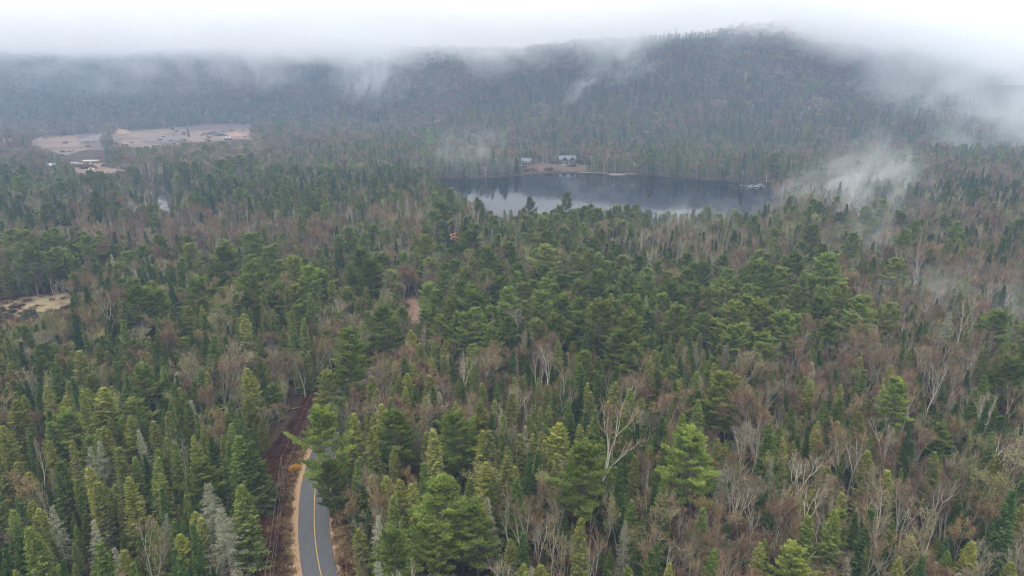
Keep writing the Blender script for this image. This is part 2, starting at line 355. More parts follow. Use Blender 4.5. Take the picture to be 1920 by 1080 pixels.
# ------------------------------------------------------------------ trees: shapes
def pine(seed, q=1.0):
    rs = np.random.default_rng(seed); T = Buf(); K = Buf(); H = 22.0
    z = np.linspace(0, H, 9); lean = rs.normal(0, .25, 2); wob = np.cumsum(rs.normal(0, .1, (9, 2)), 0)
    ax = np.stack([wob[:, 0] + lean[0] * z / H, wob[:, 1] + lean[1] * z / H, z], 1)
    tube(T, ax, np.linspace(.32, .05, 9), 6)
    def at(zz): return np.array([np.interp(zz, z, ax[:, 0]), np.interp(zz, z, ax[:, 1]), zz])
    zz = H * (.26 + rs.uniform(0, .08)); flat = rs.uniform(.8, 1.15)
    az0 = rs.uniform(0, 6.28)
    while zz < H * .985:
        f = (zz / H - .26) / .74
        prof = (.62 + .5 * f if f < .35 else .80 * (1 - (f - .35) / .65) ** .75 + .12) * 6.2 * flat
        for k in range(4 if f < .85 else 5):
            az0 += 1.9 + rs.uniform(-.5, .5)
            Ln = prof * rs.uniform(.55, 1.15) * (1.25 if rs.random() < .1 else 1)
            el = -.05 + .75 * f ** 1.5 + rs.uniform(-.1, .15)
            d = np.array([math.cos(az0) * math.cos(el), math.sin(az0) * math.cos(el), math.sin(el)])
            s = np.linspace(0, 1, 5)[:, None]; p0 = at(zz)
            path = p0 + d * Ln * s + np.array([0, 0, 1]) * (s ** 2.2) * Ln * .16
            if q > .5 or k < 2: tube(T, path, np.linspace(.085, .015, 5) * (.5 + Ln / 9), 3)
            nsub = max(3, int((5 + Ln * 1.7) * (1 if q > .5 else .5)))
            tt = np.linspace(.30, 1.0, nsub)
            tint = rs.uniform(.1, .9)
            for j, t_ in enumerate(tt):
                base = p0 + d * Ln * t_ + np.array([0, 0, 1]) * (t_ ** 2.2) * Ln * .16
                sgn = 1 if j % 2 else -1; a2 = az0 + sgn * rs.uniform(.5, 1.0) * (1 if j < nsub - 1 else .1)
                l2 = (.35 + .30 * Ln * (1.08 - t_)) * rs.uniform(.7, 1.2)
                d2 = np.array([math.cos(a2), math.sin(a2), .28 + rs.uniform(-.05, .2)])
                nt_ = 3 if q > .5 else 2
                c = base + d2 * np.linspace(.25, 1, nt_)[:, None] * l2
                nb = 13 if q > .5 else 4
                P = np.repeat(c, nb, 0) + rs.normal(0, .10, (nt_ * nb, 3))
                D = d2 * .9 + rs.normal(0, .75, (nt_ * nb, 3)); D[:, 2] = np.abs(D[:, 2]) * .8 + .1
                blades(K, P, D, rs.uniform(.32, .68, nt_ * nb) * (1 if q > .5 else 1.5), .115 if q > .5 else .38, 0, np.clip(tint + rs.normal(0, .22, nt_ * nb), 0, 1), rs)
        zz += H * .045 * (1 - .45 * f) * rs.uniform(.7, 1.3)
    return T, K
def conifer(seed, q=1.0, R0=2.3, H=16.0, tipw=.17, droop=-.35, rnd=.9, lichen_low=0.0, bare=.0, top=.0, start=.05, gap=0.0):
    rs = np.random.default_rng(seed); T = Buf(); K = Buf()
    z = np.linspace(0, H, 7); wob = np.cumsum(rs.normal(0, .05, (7, 2)), 0)
    ax = np.stack([wob[:, 0], wob[:, 1], z], 1); tube(T, ax, np.linspace(.19, .02, 7), 5)
    zz = H * start
    while zz < H * .99:
        f = zz / H
        r = R0 * ((1 - f) ** rnd) * (1 - top) + R0 * top * min(1, (1 - f) * 6)
        r = max(r, .22); nb = (7 if q > .5 else 4) if f > .1 else 4
        p0 = np.array([np.interp(zz, z, ax[:, 0]), np.interp(zz, z, ax[:, 1]), zz]); a0 = rs.uniform(0, 6.28)
        for k in range(nb):
            if rs.random() < gap: continue
            az = a0 + k * 6.283 / nb + rs.uniform(-.25, .25); Ln = r * rs.uniform(.65, 1.15) * (1.2 if rs.random() < .08 else 1)
            el = droop * (1 - f * 1.3) + rs.uniform(-.1, .1)
            hd = np.array([math.cos(az), math.sin(az), 0]); up = np.array([0, 0, 1.])
            def pos(t): t = np.asarray(t)[..., None]; return p0 + hd * Ln * t * math.cos(el) + up * (Ln * t * math.sin(el) + .22 * Ln * t ** 3)
            if bare > 0 or (q > .5 and f < .35): tube(T, pos(np.linspace(0, 1, 4)), np.linspace(.03, .008, 4), 3)
            n = max(3, int((4 + Ln * 3.2) * (1 if q > .5 else .55)))
            t = np.repeat(np.linspace(.18, 1, n), 2); sg = np.tile([1, -1], n)
            sd = np.stack([-hd[1] * sg, hd[0] * sg, np.zeros(2 * n)], 1)
            D = hd * .75 + sd * rs.uniform(.5, 1.1, (2 * n, 1)) * (t < .97)[:, None] + up * rs.uniform(-.35, .12, (2 * n, 1))
            l = (.22 + .30 * Ln * (1.1 - t)) * rs.uniform(.7, 1.25, 2 * n)
            is_l = (rs.random(2 * n) < lichen_low * (1.25 - f) * (1.15 - t) * 1.5).astype(int)
            col = np.clip(rs.uniform(.1, .9) + rs.normal(0, .2, 2 * n), 0, 1)
            w = tipw * (1 if q > .5 else 1.9)
            if bare > 0:
                D = hd * .6 + sd * .6 + up * rs.uniform(-.7, .3, (2 * n, 1)); w = .07 * (1 if q > .5 else 2)
            blades(K, pos(t), D, l + .12, w, is_l, col, rs, side=(np.cross(D, up) + rs.normal(0, .35, (2 * n, 3))) if bare == 0 else None)
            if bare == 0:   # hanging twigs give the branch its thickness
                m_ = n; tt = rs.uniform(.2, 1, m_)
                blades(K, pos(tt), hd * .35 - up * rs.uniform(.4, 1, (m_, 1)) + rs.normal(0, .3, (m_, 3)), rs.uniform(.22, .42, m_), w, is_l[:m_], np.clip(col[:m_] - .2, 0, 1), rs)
        zz += (.42 if q > .5 else .62) * (.55 + .6 * (1 - f)) * rs.uniform(.8, 1.2)
    blades(K, np.array([[ax[-1, 0], ax[-1, 1], H * .96]] * 4), np.array([0, 0, 1]) + rs.normal(0, .18, (4, 3)), .7, .12, 0, .8, rs)
    return T, K
def hardwood(seed, q=1.0, H=17.0, spread=1.0, stems=1, first=.38, twig=1.0, leaf=0.0, thin=1.0, forks=(4, 3, 3)):
    rs = np.random.default_rng(seed); T = Buf(); K = Buf()
    ends = []
    def grow(p, d, Ln, r, lev, sides):
        n = 4; pts = [p]; dd = d.copy()
        for i in range(n):
            dd = unit(dd + rs.normal(0, .10, 3) + np.array([0, 0, .06 if lev else 0])); pts.append(pts[-1] + dd * Ln / n)
        pts = np.array(pts); rad = np.linspace(r, r * .55, n + 1)
        if lev < 3 or q > .5: tube(T, pts, np.maximum(rad, .012), sides, 0, rs.uniform(.2, .9))
        if lev >= 3: ends.append((pts, dd, Ln)); return
        nf = forks[lev] if q > .5 or lev < 2 else 2
        for k in range(nf):
            a = 6.283 * k / nf + rs.uniform(-.6, .6); tilt = (.42 if lev == 0 else .55) * spread * rs.uniform(.6, 1.3)
            if k == 0: tilt *= .35
            s1 = unit(np.cross(dd, np.array([.31, .17, .9]))); s2 = np.cross(dd, s1)
            nd = unit(dd * math.cos(tilt) + (s1 * math.cos(a) + s2 * math.sin(a)) * math.sin(tilt) + np.array([0, 0, .18]))
            st = pts[-1] if k < 2 else pts[rs.integers(2, 5)]
            grow(st, nd, Ln * (rs.uniform(.55, .78) if lev else rs.uniform(.55, .85) * (1 - first) / first * .62), r * .5, lev + 1, max(3, sides - 1))
    for s in range(stems):
        a = rs.uniform(0, 6.28); d = np.array([math.cos(a) * .13 * (stems > 1), math.sin(a) * .13 * (stems > 1), 1.0])
        grow(np.array([math.cos(a) * .2 * (stems > 1), math.sin(a) * .2 * (stems > 1), 0]), unit(d + rs.normal(0, .03, 3)), H * first * rs.uniform(.85, 1.1), .2 * thin, 0, 6)
    per = int(26 * twig * (1 if q > .5 else .7))
    for pts, dd, Ln in ends:
        t = rs.uniform(0, 4, per); i = np.minimum(t.astype(int), 3); P = pts[i] + (pts[i + 1] - pts[i]) * (t - i)[:, None]
        D = dd * .8 + rs.normal(0, .55, (per, 3)) + np.array([0, 0, .25]); c = rs.uniform(.1, .9)
        ll = rs.uniform(.5, 1.5, per)
        blades(K, P, D, ll, .05 if q > .5 else .15, 0, np.clip(c + rs.normal(0, .25, per), 0, 1), rs)
        if leaf > 0:
            D = unit(D); k = int(per * leaf); j = rs.integers(0, per, k)
            P2 = P[j] + D[j] * (ll[j] * rs.uniform(.3, 1.1, k))[:, None]
            blades(K, P2 + rs.normal(0, .12, (k, 3)), rs.normal(0, 1, (k, 3)), rs.uniform(.14, .3, k) * (1 if q > .5 else 1.8), .16 if q > .5 else .3, 1, np.clip(c + rs.normal(0, .25, k), 0, 1), rs)
    return T, K

F = foliage
g_pine_a = F('pine_bright', (.075, .125, .02), (.255, .325, .065)); g_pine_b = F('pine_deep', (.05, .088, .016), (.215, .275, .05)); g_pine_c = F('pine_olive', (.08, .115, .022), (.265, .295, .06))
g_spr_a = F('spruce_dark', (.018, .043, .014), (.085, .145, .038)); g_spr_b = F('spruce_mid', (.03, .06, .014), (.15, .205, .04)); 
g_fir_a = F('fir_olive', (.075, .095, .016), (.28, .285, .055)); g_fir_b = F('fir_green', (.05, .085, .016), (.21, .26, .048))
t_red = F('twig_red', (.09, .056, .036), (.29, .19, .12), 0); t_brown = F('twig_brown', (.10, .072, .04), (.29, .215, .13), 0); t_grey = F('twig_grey', (.13, .112, .075), (.33, .29, .205), 0)
l_tan = F('bud_tan', (.20, .14, .06), (.33, .235, .10)); l_lime = F('bud_lime', (.20, .22, .05), (.34, .36, .09)); l_olive = F('bud_olive', (.17, .16, .07), (.29, .26, .12))
KINDS = {}
def kind(k, cat, H, variants): KINDS[k] = dict(cat=cat, H=H, var=variants + variants)   # every form is grown twice, from two seeds
# variant: (generator, kwargs, trunk material, crown materials, look words, crown radius)
kind('white_pine', 'pine tree', 22, [
    (pine, {}, bark_pine, [g_pine_a], 'bright green feathery pine', 5.2), (pine, {}, bark_pine, [g_pine_b], 'deep green layered pine', 5.2),
    (pine, {}, bark_pine, [g_pine_c], 'yellow-green shaggy pine', 5.0), (pine, {}, bark_pine, [g_pine_a], 'fresh green broad pine', 5.2), (pine, {}, bark_pine, [g_pine_b], 'dark green tiered pine', 5.2)])
kind('spruce_tree', 'spruce tree', 16, [
    (conifer, dict(R0=2.7, rnd=.85), bark_grey, [g_spr_a, lich_d], 'dark green pointed spruce', 1.9), (conifer, dict(R0=3.1, rnd=.85), bark_grey, [g_spr_b, lich_d], 'mid-green conical spruce', 2.2),
    (conifer, dict(R0=2.1), bark_grey, [g_spr_a, lich_d], 'slender blackish spruce', 1.5), (conifer, dict(R0=2.9, lichen_low=.15), bark_grey, [g_spr_b, lich_d], 'full green spruce', 2.1)])
kind('fir_tree', 'fir tree', 16, [
    (conifer, dict(R0=2.3, droop=-.15, rnd=.7, top=.2, lichen_low=.45, gap=.15), bark_pale, [g_fir_a, lich_d], 'olive round-topped fir with lichened lower boughs', 1.8),
    (conifer, dict(R0=2.6, droop=-.1, rnd=.8, top=.1, lichen_low=.25), bark_grey, [g_fir_b, lich_d], 'fresh green fir', 2.0),
    (conifer, dict(R0=1.7, droop=-.2, rnd=.6, top=.2, lichen_low=.7, gap=.15), bark_pale, [g_fir_a, lich_d], 'thin olive fir hung with lichen', 1.5),
    (conifer, dict(R0=2.8, droop=-.1, rnd=.7, top=.2, lichen_low=.1), bark_grey, [g_fir_a, lich_d], 'broad yellow-green fir', 2.4)])
kind('dead_conifer', 'dead tree', 14, [
    (conifer, dict(H=14., R0=2.9, droop=-.3, rnd=.8, bare=1, gap=.42), bark_pale, [lich, lich], 'pale grey-green lichened snag', 1.9),
    (conifer, dict(H=14., R0=2.1, droop=-.35, rnd=.7, bare=1, gap=.5), bark_pale, [lich, lich], 'thin silvery dead conifer', 1.2),
    (conifer, dict(H=14., R0=2.5, droop=-.2, bare=1, gap=.35), bark_grey, [t_grey, t_brown], 'grey-brown dead conifer', 1.5)])
kind('birch_tree', 'birch tree', 17, [
    (hardwood, dict(H=17, spread=.62, first=.5, twig=.6, thin=.8), bark_birch, [t_red], 'white-stemmed birch with reddish twigs', 2.6),
    (hardwood, dict(H=16, spread=.6, stems=2, first=.5, twig=.5, thin=.7), bark_birch, [t_brown], 'twin-stemmed white birch', 2.8),
    (hardwood, dict(H=17, spread=.85, first=.42, twig=.5, thin=.9), bark_birch, [t_grey], 'pale spreading birch', 3.2)])
kind('bare_tree', 'bare tree', 16, [
    (hardwood, dict(H=16, twig=1.3), bark_pale, [t_red], 'leafless tree with rust-red twigs', 3.4), (hardwood, dict(H=16, twig=1.2, spread=.8), bark_grey, [t_brown], 'leafless brown tree', 3.0),
    (hardwood, dict(H=16, twig=1.1, spread=1.1), bark_pale, [t_grey], 'leafless grey tree', 3.4), (hardwood, dict(H=15, twig=1.3, stems=2, spread=.75), bark_grey, [t_red], 'leafless forked maroon tree', 3.2)])
kind('budding_tree', 'budding tree', 15, [
    (hardwood, dict(H=15, twig=1.0, leaf=1.2, spread=.95), bark_grey, [t_brown, l_tan], 'tan budding round tree', 3.4), (hardwood, dict(H=15, twig=.8, leaf=1.1, spread=.85), bark_pale, [t_grey, l_olive], 'olive-tan budding tree', 3.2),
    (hardwood, dict(H=14, twig=.6, leaf=1.4, spread=.8), bark_pale, [t_grey, l_lime], 'lime-green budding tree', 3.0)])
knames = list(KINDS)
for ki, k in enumerate(knames):
    d = KINDS[k]; d['near'] = []; d['cols'] = {}
    for tier, q in (('near', 1.0), ('far', .3)):
        col = bpy.data.collections.new(k + '_' + tier); d['cols'][tier] = col
        for vi, (g, kw, bm_, cm, look, rad) in enumerate(d['var']):
            T, K = g(100 + ki * 31 + vi * 7, q, **kw)
            if tier == 'near': d['near'].append((T.mesh('trunk', [bm_], True), K.mesh('crown', cm)))
            W = Buf(); W.merge(T, 0); W.merge(K, 1)
            if tier == 'far' and k == 'bare_tree': bm_ = bark_grey
            o = bpy.data.objects.new('%s_%s_%d' % (k, tier, vi), W.mesh(k, [bm_] + cm)); col.objects.link(o)

# ------------------------------------------------------------------ trees: where they stand
def cand(y0, y1, sp, seed):
    r = np.random.default_rng(seed); hw = y1 * .87 + 60
    X, Y = np.meshgrid(np.arange(-hw, hw, sp), np.arange(y0, y1, sp)); X = X + (np.arange(X.shape[0])[:, None] % 2) * sp * .5
    X = (X + r.uniform(-.48, .48, X.shape) * sp).ravel(); Y = (Y + r.uniform(-.48, .48, Y.shape) * sp).ravel()
    return X, Y
PX, PY, TR = [], [], []
for y0, y1, sp, sd in ((66, 300, 3.45, 1), (300, 560, 4.4, 2), (560, 1000, 6.0, 3), (1000, 1500, 7.6, 4), (1500, 2150, 9.0, 5)):
    X, Y = cand(y0, y1, sp, sd); k = np.abs(X) < Y * .84 + 45; PX.append(X[k]); PY.append(Y[k]); TR.append(np.full(k.sum(), sp))
PX = np.concatenate(PX); PY = np.concatenate(PY); TR = np.concatenate(TR)
u_ = PX / (PY * .956 + 26); left_ = smooth((.02 - u_) / .35)
k = PY < 1500 + left_ * 500 + 90
PX, PY, TR = PX[k], PY[k], TR[k]
PZ = terrain(PX, PY); n = len(PX)
# weights of the kinds; the sums are tilted by where in the valley a tree stands
base = {'white_pine': .035, 'spruce_tree': .26, 'fir_tree': .28, 'dead_conifer': .06, 'birch_tree': .08, 'bare_tree': .20, 'budding_tree': .06}
zones = [  # centre x, y (where the crowns show), radii, weights added
    (200, 950, 380, 190, dict(spruce_tree=.8, fir_tree=.4, dead_conifer=.08, bare_tree=-.22, birch_tree=-.02, white_pine=-.02)),
    (330, 760, 260, 90, dict(spruce_tree=.35, bare_tree=.1, budding_tree=.15)),
    (260, 640, 260, 70, dict(budding_tree=.5, bare_tree=.25, spruce_tree=.15)),
    (450, 515, 110, 45, dict(white_pine=1.6, spruce_tree=.2)),
    (250, 545, 90, 50, dict(white_pine=1.3)), (70, 490, 130, 40, dict(white_pine=.9, spruce_tree=.5, birch_tree=.1)),
    (300, 430, 340, 38, dict(bare_tree=1.4, birch_tree=.45, fir_tree=-.1)),
    (200, 365, 300, 35, dict(spruce_tree=.8, white_pine=.7)), (560, 350, 190, 40, dict(white_pine=1.0, spruce_tree=.6)),
    (740, 410, 70, 25, dict(bare_tree=.9, budding_tree=.5)), (870, 420, 70, 45, dict(white_pine=2.0)),
    (700, 500, 90, 50, dict(white_pine=.6, spruce_tree=1.0, bare_tree=.2)), (1080, 425, 160, 45, dict(white_pine=1.2, bare_tree=.2)),
    (930, 580, 190, 45, dict(white_pine=2.2)), (1120, 560, 140, 60, dict(white_pine=2.0)), (1420, 585, 130, 60, dict(white_pine=2.6)),
    (1330, 470, 160, 50, dict(bare_tree=1.0, birch_tree=.2)), (1250, 660, 500, 60, dict(fir_tree=.35, bare_tree=.1, white_pine=.1)),
    (1790, 550, 150, 45, dict(bare_tree=1.6, birch_tree=.25)), (1700, 430, 280, 60, dict(bare_tree=1.1, budding_tree=.4, spruce_tree=.35, white_pine=.35)),
    (1600, 760, 200, 80, dict(birch_tree=.3, bare_tree=.2, fir_tree=.3)), (1850, 750, 130, 70, dict(spruce_tree=.5, white_pine=.2)),
    (1550, 890, 260, 90, dict(bare_tree=.25, birch_tree=.15, fir_tree=.3)), (1450, 990, 300, 60, dict(fir_tree=.4, spruce_tree=.2)), (1080, 780, 140, 90, dict(spruce_tree=.7, fir_tree=.2)),
    (800, 740, 170, 60, dict(bare_tree=.9, fir_tree=.1)), (900, 960, 280, 120, dict(fir_tree=.5, bare_tree=.2, dead_conifer=.08)),
    (1600, 330, 260, 40, dict(bare_tree=.8, spruce_tree=.5)),
]
Hk = np.array([KINDS[k]['H'] for k in knames], float)
cxp, cyp, dep = project(PX, PY, PZ + 12)
patchn = fbm(PX, PY, 60, 31, 3); patch2 = fbm(PX, PY, 25, 77, 2)
Wt = np.zeros((n, len(knames)))
for j, k in enumerate(knames):
    w = np.full(n, base[k])
    for (zx, zy, rx, ry, dd) in zones:
        if k in dd: w = w + dd[k] * np.exp(-((cxp - zx) / rx) ** 2 - ((cyp - zy) / ry) ** 2)
    nk = fbm(PX, PY, 45 if k != 'white_pine' else 30, 200 + j * 13, 2)
    w = np.maximum(w, .01) * np.exp((nk - .5) * (5.0 if k != 'white_pine' else 3.0))
    if k == 'white_pine': w = w * .5
    Wt[:, j] = w
far = PY > 640                                             # across the lake: red-brown hardwoods with belts of spruce
fn = fbm(PX, PY * .5, 150, 55, 4)
for j, k in enumerate(knames):
    fw = {'white_pine': .05, 'spruce_tree': .07, 'fir_tree': .08, 'dead_conifer': .015, 'birch_tree': .025, 'bare_tree': .9, 'budding_tree': .05}[k]
    m_ = 1 / (1 + np.exp(-(fn - .56) * 45)) if k in ('spruce_tree', 'fir_tree', 'white_pine') else 0
    low = np.exp(-((cyp - 215) / 22) ** 2) * (cxp < 700) * .9 + ((cyp > 268) & (PY > 640)) * .5 * (cxp > 480)
    v_ = fw + (m_ * 2.6 + low * .8) * (k in ('spruce_tree', 'fir_tree'))
    Wt[far, j] = np.broadcast_to(v_, (n,))[far] * np.exp((fbm(PX, PY, 45, 200 + j * 13, 2)[far] - .5) * 3)
shore = sdist(PX, PY, LAKE[::2]); farshore = (shore < 22) & (PY > 560)
for j, k in enumerate(knames): Wt[farshore, j] = {'fir_tree': 1.0, 'spruce_tree': .5, 'white_pine': .15, 'birch_tree': .15, 'bare_tree': .25}.get(k, .02)
cum = np.cumsum(Wt, 1); cum /= cum[:, -1:]
KI = (rng.random(n)[:, None] > cum).sum(1).clip(0, len(knames) - 1)
VI = np.zeros(n, int)
for j, k in enumerate(knames):
    nv = len(KINDS[k]['var']); m_ = KI == j
    VI[m_] = (np.floor((fbm(PX, PY, 40, 900 + j, 2) * 1.6 + rng.random(n) * .8) * nv).astype(int) % nv)[m_]
SC = np.clip(rng.normal(.92, .17, n), .5, 1.4) * (.86 + .28 * patchn)
young = rng.random(n) < .16; SC[young] *= rng.uniform(.45, .75, young.sum())
SC = SC * np.where(PY > 640, rng.uniform(.72, 1.12, n), rng.uniform(.78, 1.06, n))
SC[KI == 0] *= .82
SW = np.clip(rng.normal(1.0, .15, n), .65, 1.4) * np.where((KI == 5) & (PY > 640), 1.45, 1) * np.where(TR > 7, 1.32, np.where(TR > 5.5, 1.12, 1))
RZ = rng.uniform(0, 6.283, n)
# hand-set trees that the eye picks out: kind, variant, x and y of the tip in the picture, height, width factor, label
special = [
    ('white_pine', 0, 603, 771, 25, .82, 'tall narrow bright green pine leaning its boughs over the road'),
    ('white_pine', 1, 620, 868, 15, .85, 'smaller pine in front of the tall roadside pine, reaching over the asphalt'),
    ('white_pine', 3, 812, 902, 21, 1.25, 'broad domed green pine with its grey trunk showing, east of the road'),
    ('white_pine', 0, 897, 948, 17, 1.0, 'bright pine crowding the broad domed pine on its east side'),
    ('white_pine', 2, 822, 995, 14, .9, 'yellow-green pine in front of the broad domed pine'),
    ('white_pine', 0, 1097, 834, 22, .95, 'tall green pine with one long bough stretched east'),
    ('white_pine', 0, 1312, 812, 22, 1.05, 'biggest bright green pine, wide and ragged with tufted arms'),
    ('white_pine', 1, 862, 778, 19, .95, 'deep green pine between brown bare trees up from the broad domed pine'),
    ('white_pine', 2, 1357, 704, 20, 1.0, 'spreading yellow-green pine above the biggest bright pine'),
    ('white_pine', 2, 1121, 567, 23, 1.0, 'yellow-green pine taller and paler than the pine row behind it'),
    ('white_pine', 0, 725, 576, 21, 1.05, 'rounded green pine below the bare pinkish clearing'),
    ('white_pine', 1, 655, 618, 21, 1.0, 'dark layered pine beside the bend where the road vanishes'),
    ('white_pine', 3, 1605, 556, 22, 1.2, 'big green pine standing in the thin mist'),
    ('white_pine', 3, 1688, 712, 19, 1.0, 'lone bright pine among grey bare stems'),
    ('white_pine', 3, 1770, 797, 13, 1.0, 'flat-topped pale pine among leafless trees at the east side'),
    ('white_pine', 2, 1490, 1032, 14, 1.1, 'lime-tinged pine at the bottom edge of the picture'),
    ('white_pine', 0, 268, 686, 16, 1.0, 'bright rounded pine among dark spruces west of the road'),
    ('white_pine', 0, 127, 774, 15, 1.1, 'light green flat pine among dark spruces near the west side'),
    ('white_pine', 1, 378, 868, 14, 1.15, 'round dense pine beside the pair of big lichened snags'),
    ('white_pine', 0, 1470, 588, 20, 1.1, 'front pine of the bright grove east of the middle'),
    ('white_pine', 3, 872, 590, 19, 1.1, 'front pine of the bright row behind the bare trees'),
    ('white_pine', 3, 950, 540, 20, 1.1, 'middle pine of the bright row'), ('white_pine', 0, 820, 548, 19, 1.0, 'pine at the west end of the bright row beside the clearing'),
    ('white_pine', 1, 1060, 362, 24, .75, 'tall dark pine rising against the lake'), ('white_pine', 1, 996, 366, 21, .75, 'dark pine with its tip against the bright water'),
    ('white_pine', 1, 900, 372, 21, .6, 'narrow ragged pine at the edge of the bright water'), ('white_pine', 1, 845, 355, 24, .9, 'tallest of the dark pines at the lake\'s west end'),
    ('white_pine', 1, 672, 374, 17, .9, 'round dark pine standing clear above the west woods'), ('white_pine', 1, 215, 378, 18, 1.1, 'round dark green pine below the river bend'),
    ('white_pine', 1, 655, 668, 20, .9, 'dark layered pine hiding the road past its bend'), ('white_pine', 2, 612, 700, 16, .9, 'pine stretching a flat bough over the end of the cleared strip'),
    ('bare_tree', 1, 645, 768, 14, 1.1, 'brown leafless tree right behind the tall roadside pine'), ('bare_tree', 2, 668, 752, 15, 1.0, 'grey leafless tree past the tall roadside pine, east of the road'), ('fir_tree', 2, 655, 806, 14, 1.0, 'thin olive fir close east of the tall roadside pine'),
    ('spruce_tree', 1, 352, 238, 14, 1.3, 'single dark conifer standing in the gravel pit'), ('fir_tree', 1, 470, 240, 14, 1.6, 'dark conifer at the east end of the gravel pit'), ('fir_tree', 1, 479, 242, 13, 1.5, 'smaller conifer touching the one at the east end of the pit'),
    ('spruce_tree', 1, 448, 815, 18, 1.5, 'big dense cone-shaped spruce nearest the cleared strip'), ('spruce_tree', 3, 476, 828, 17, 1.5, 'second big dense spruce beside the cleared strip'),
    ('spruce_tree', 3, 114, 862, 18, 1.3, 'tall broad green spruce near the west edge'),
    ('spruce_tree', 0, 1057, 612, 13, 1.0, 'sharply pointed dark spruce in front of the pine row'), ('spruce_tree', 0, 940, 650, 12, 1.2, 'blue-black spruce in front of the pine row'),
    ('dead_conifer', 0, 163, 838, 13, 1.1, 'cream lichened snag, the lower of two side by side'), ('dead_conifer', 0, 183, 826, 14, 1.1, 'cream lichened snag, the taller of two side by side'),
    ('dead_conifer', 1, 268, 802, 13, 1.0, 'silvery snag among dark spruces below the bright rounded pine'),
    ('dead_conifer', 1, 167, 976, 13, 1.0, 'thin white snag standing alone low on the west side'), ('dead_conifer', 0, 100, 950, 13, 1.0, 'stout lichened snag in the dark spruces low on the west side'),
    ('dead_conifer', 0, 396, 902, 17, 1.3, 'large lichened snag behind its even paler neighbour'), ('dead_conifer', 0, 417, 952, 16, 1.4, 'largest cream-white lichened snag near the cleared strip'),
    ('fir_tree', 1, 452, 914, 18, 1.3, 'lichen-tipped green fir on a tall bare stem at the cleared strip'),
    ('dead_conifer', 0, 707, 965, 14, 1.0, 'drooping silvery snag close to the road verge'), ('dead_conifer', 1, 803, 738, 16, .9, 'slim cream snag behind the deep green pine'),
    ('dead_conifer', 0, 1173, 974, 13, .9, 'small pale snag amid reddish bare trees at the bottom'), ('dead_conifer', 0, 821, 586, 12, 1.1, 'white snag before the bright pine row'),
    ('dead_conifer', 2, 800, 492, 18, 1.2, 'tall grey-tan dead conifer behind the clearing'),
    ('birch_tree', 2, 340, 832, 14, 1.0, 'white birch with splayed stems above the round dense pine'), ('birch_tree', 0, 66, 833, 13, .9, 'leaning white birch stem among dark spruces'),
    ('birch_tree', 1, 268, 990, 15, .9, 'tall twin white birch low on the west side'),
    ('birch_tree', 0, 1421, 786, 17, .9, 'upright white birch beside the biggest bright pine'), ('birch_tree', 2, 1396, 808, 14, 1.0, 'splayed white birch beside the upright one'),
    ('birch_tree', 1, 1610, 800, 20, 1.2, 'largest pale birch, its stems parting in a wide fork'), ('birch_tree', 2, 1682, 796, 19, 1.0, 'tall pale birch just east of the widest forked birch'),
    ('birch_tree', 2, 1768, 890, 16, 1.0, 'pale birch with upswept branches at the lower east side'), ('birch_tree', 0, 797, 612, 14, .9, 'forked white birch with a reddish crown before the pines'),
    ('birch_tree', 0, 1007, 658, 15, .9, 'pale birch, the smaller of a pair under the pine row'), ('birch_tree', 2, 1030, 652, 17, .95, 'pale birch, the bigger of a pair under the pine row'),
    ('birch_tree', 2, 1009, 968, 15, .9, 'white candelabra birch at the bottom middle'), ('birch_tree', 1, 1812, 564, 22, 1.0, 'huge pale many-stemmed tree in the brown east woods'),
    ('birch_tree', 0, 228, 408, 17, .9, 'white birch in the red-brown belt, the western of two'), ('birch_tree', 1, 250, 412, 16, .9, 'white birch in the red-brown belt, the eastern of two'),
    ('bare_tree', 4, 653, 722, 15, 1.1, 'tall rust-twigged bare tree screening the road where it bends away'), ('bare_tree', 5, 668, 736, 14, 1.1, 'brown bare tree screening the road just east of the rust-twigged one'),
    ('white_pine', 1, 641, 750, 13, .85, 'small dark pine tucked behind the tall roadside pine, covering the asphalt'), ('fir_tree', 1, 650, 776, 12, 1.1, 'short green fir right behind the tall roadside pine'),
    ('budding_tree', 0, 290, 596, 17, 1.35, 'large rounded tan tree in the west woods'), ('budding_tree', 0, 395, 556, 16, 1.2, 'rusty tan tree beyond the large rounded tan one'),
    ('budding_tree', 2, 1738, 494, 12, .9, 'brightest lime-yellow tree in the east woods'), ('budding_tree', 2, 1895, 480, 12, 1.3, 'wide lime-yellow tree at the east edge'),
    ('budding_tree', 1, 715, 520, 17, 1.2, 'olive budding tree west of the clearing'), ('budding_tree', 2, 1137, 925, 15, .7, 'slim lime-green budding tree among grey stems'),
    ('budding_tree', 1, 908, 492, 14, 1.2, 'olive rounded tree east of the dark pine clump'),
]
sX, sY, sK, sV, sS, sW, sL = [], [], [], [], [], [], []
for (k, v, tx, ty, h, w, lab) in special:
    x, y = on_plane(tx, ty, h); x, y = on_plane(tx, ty, h + H1(x, y))
    sX.append(x); sY.append(y); sK.append(knames.index(k)); sV.append(v); sS.append(h / KINDS[k]['H']); sW.append(w); sL.append(lab)
ns = len(special); sX = np.array(sX); sY = np.array(sY)
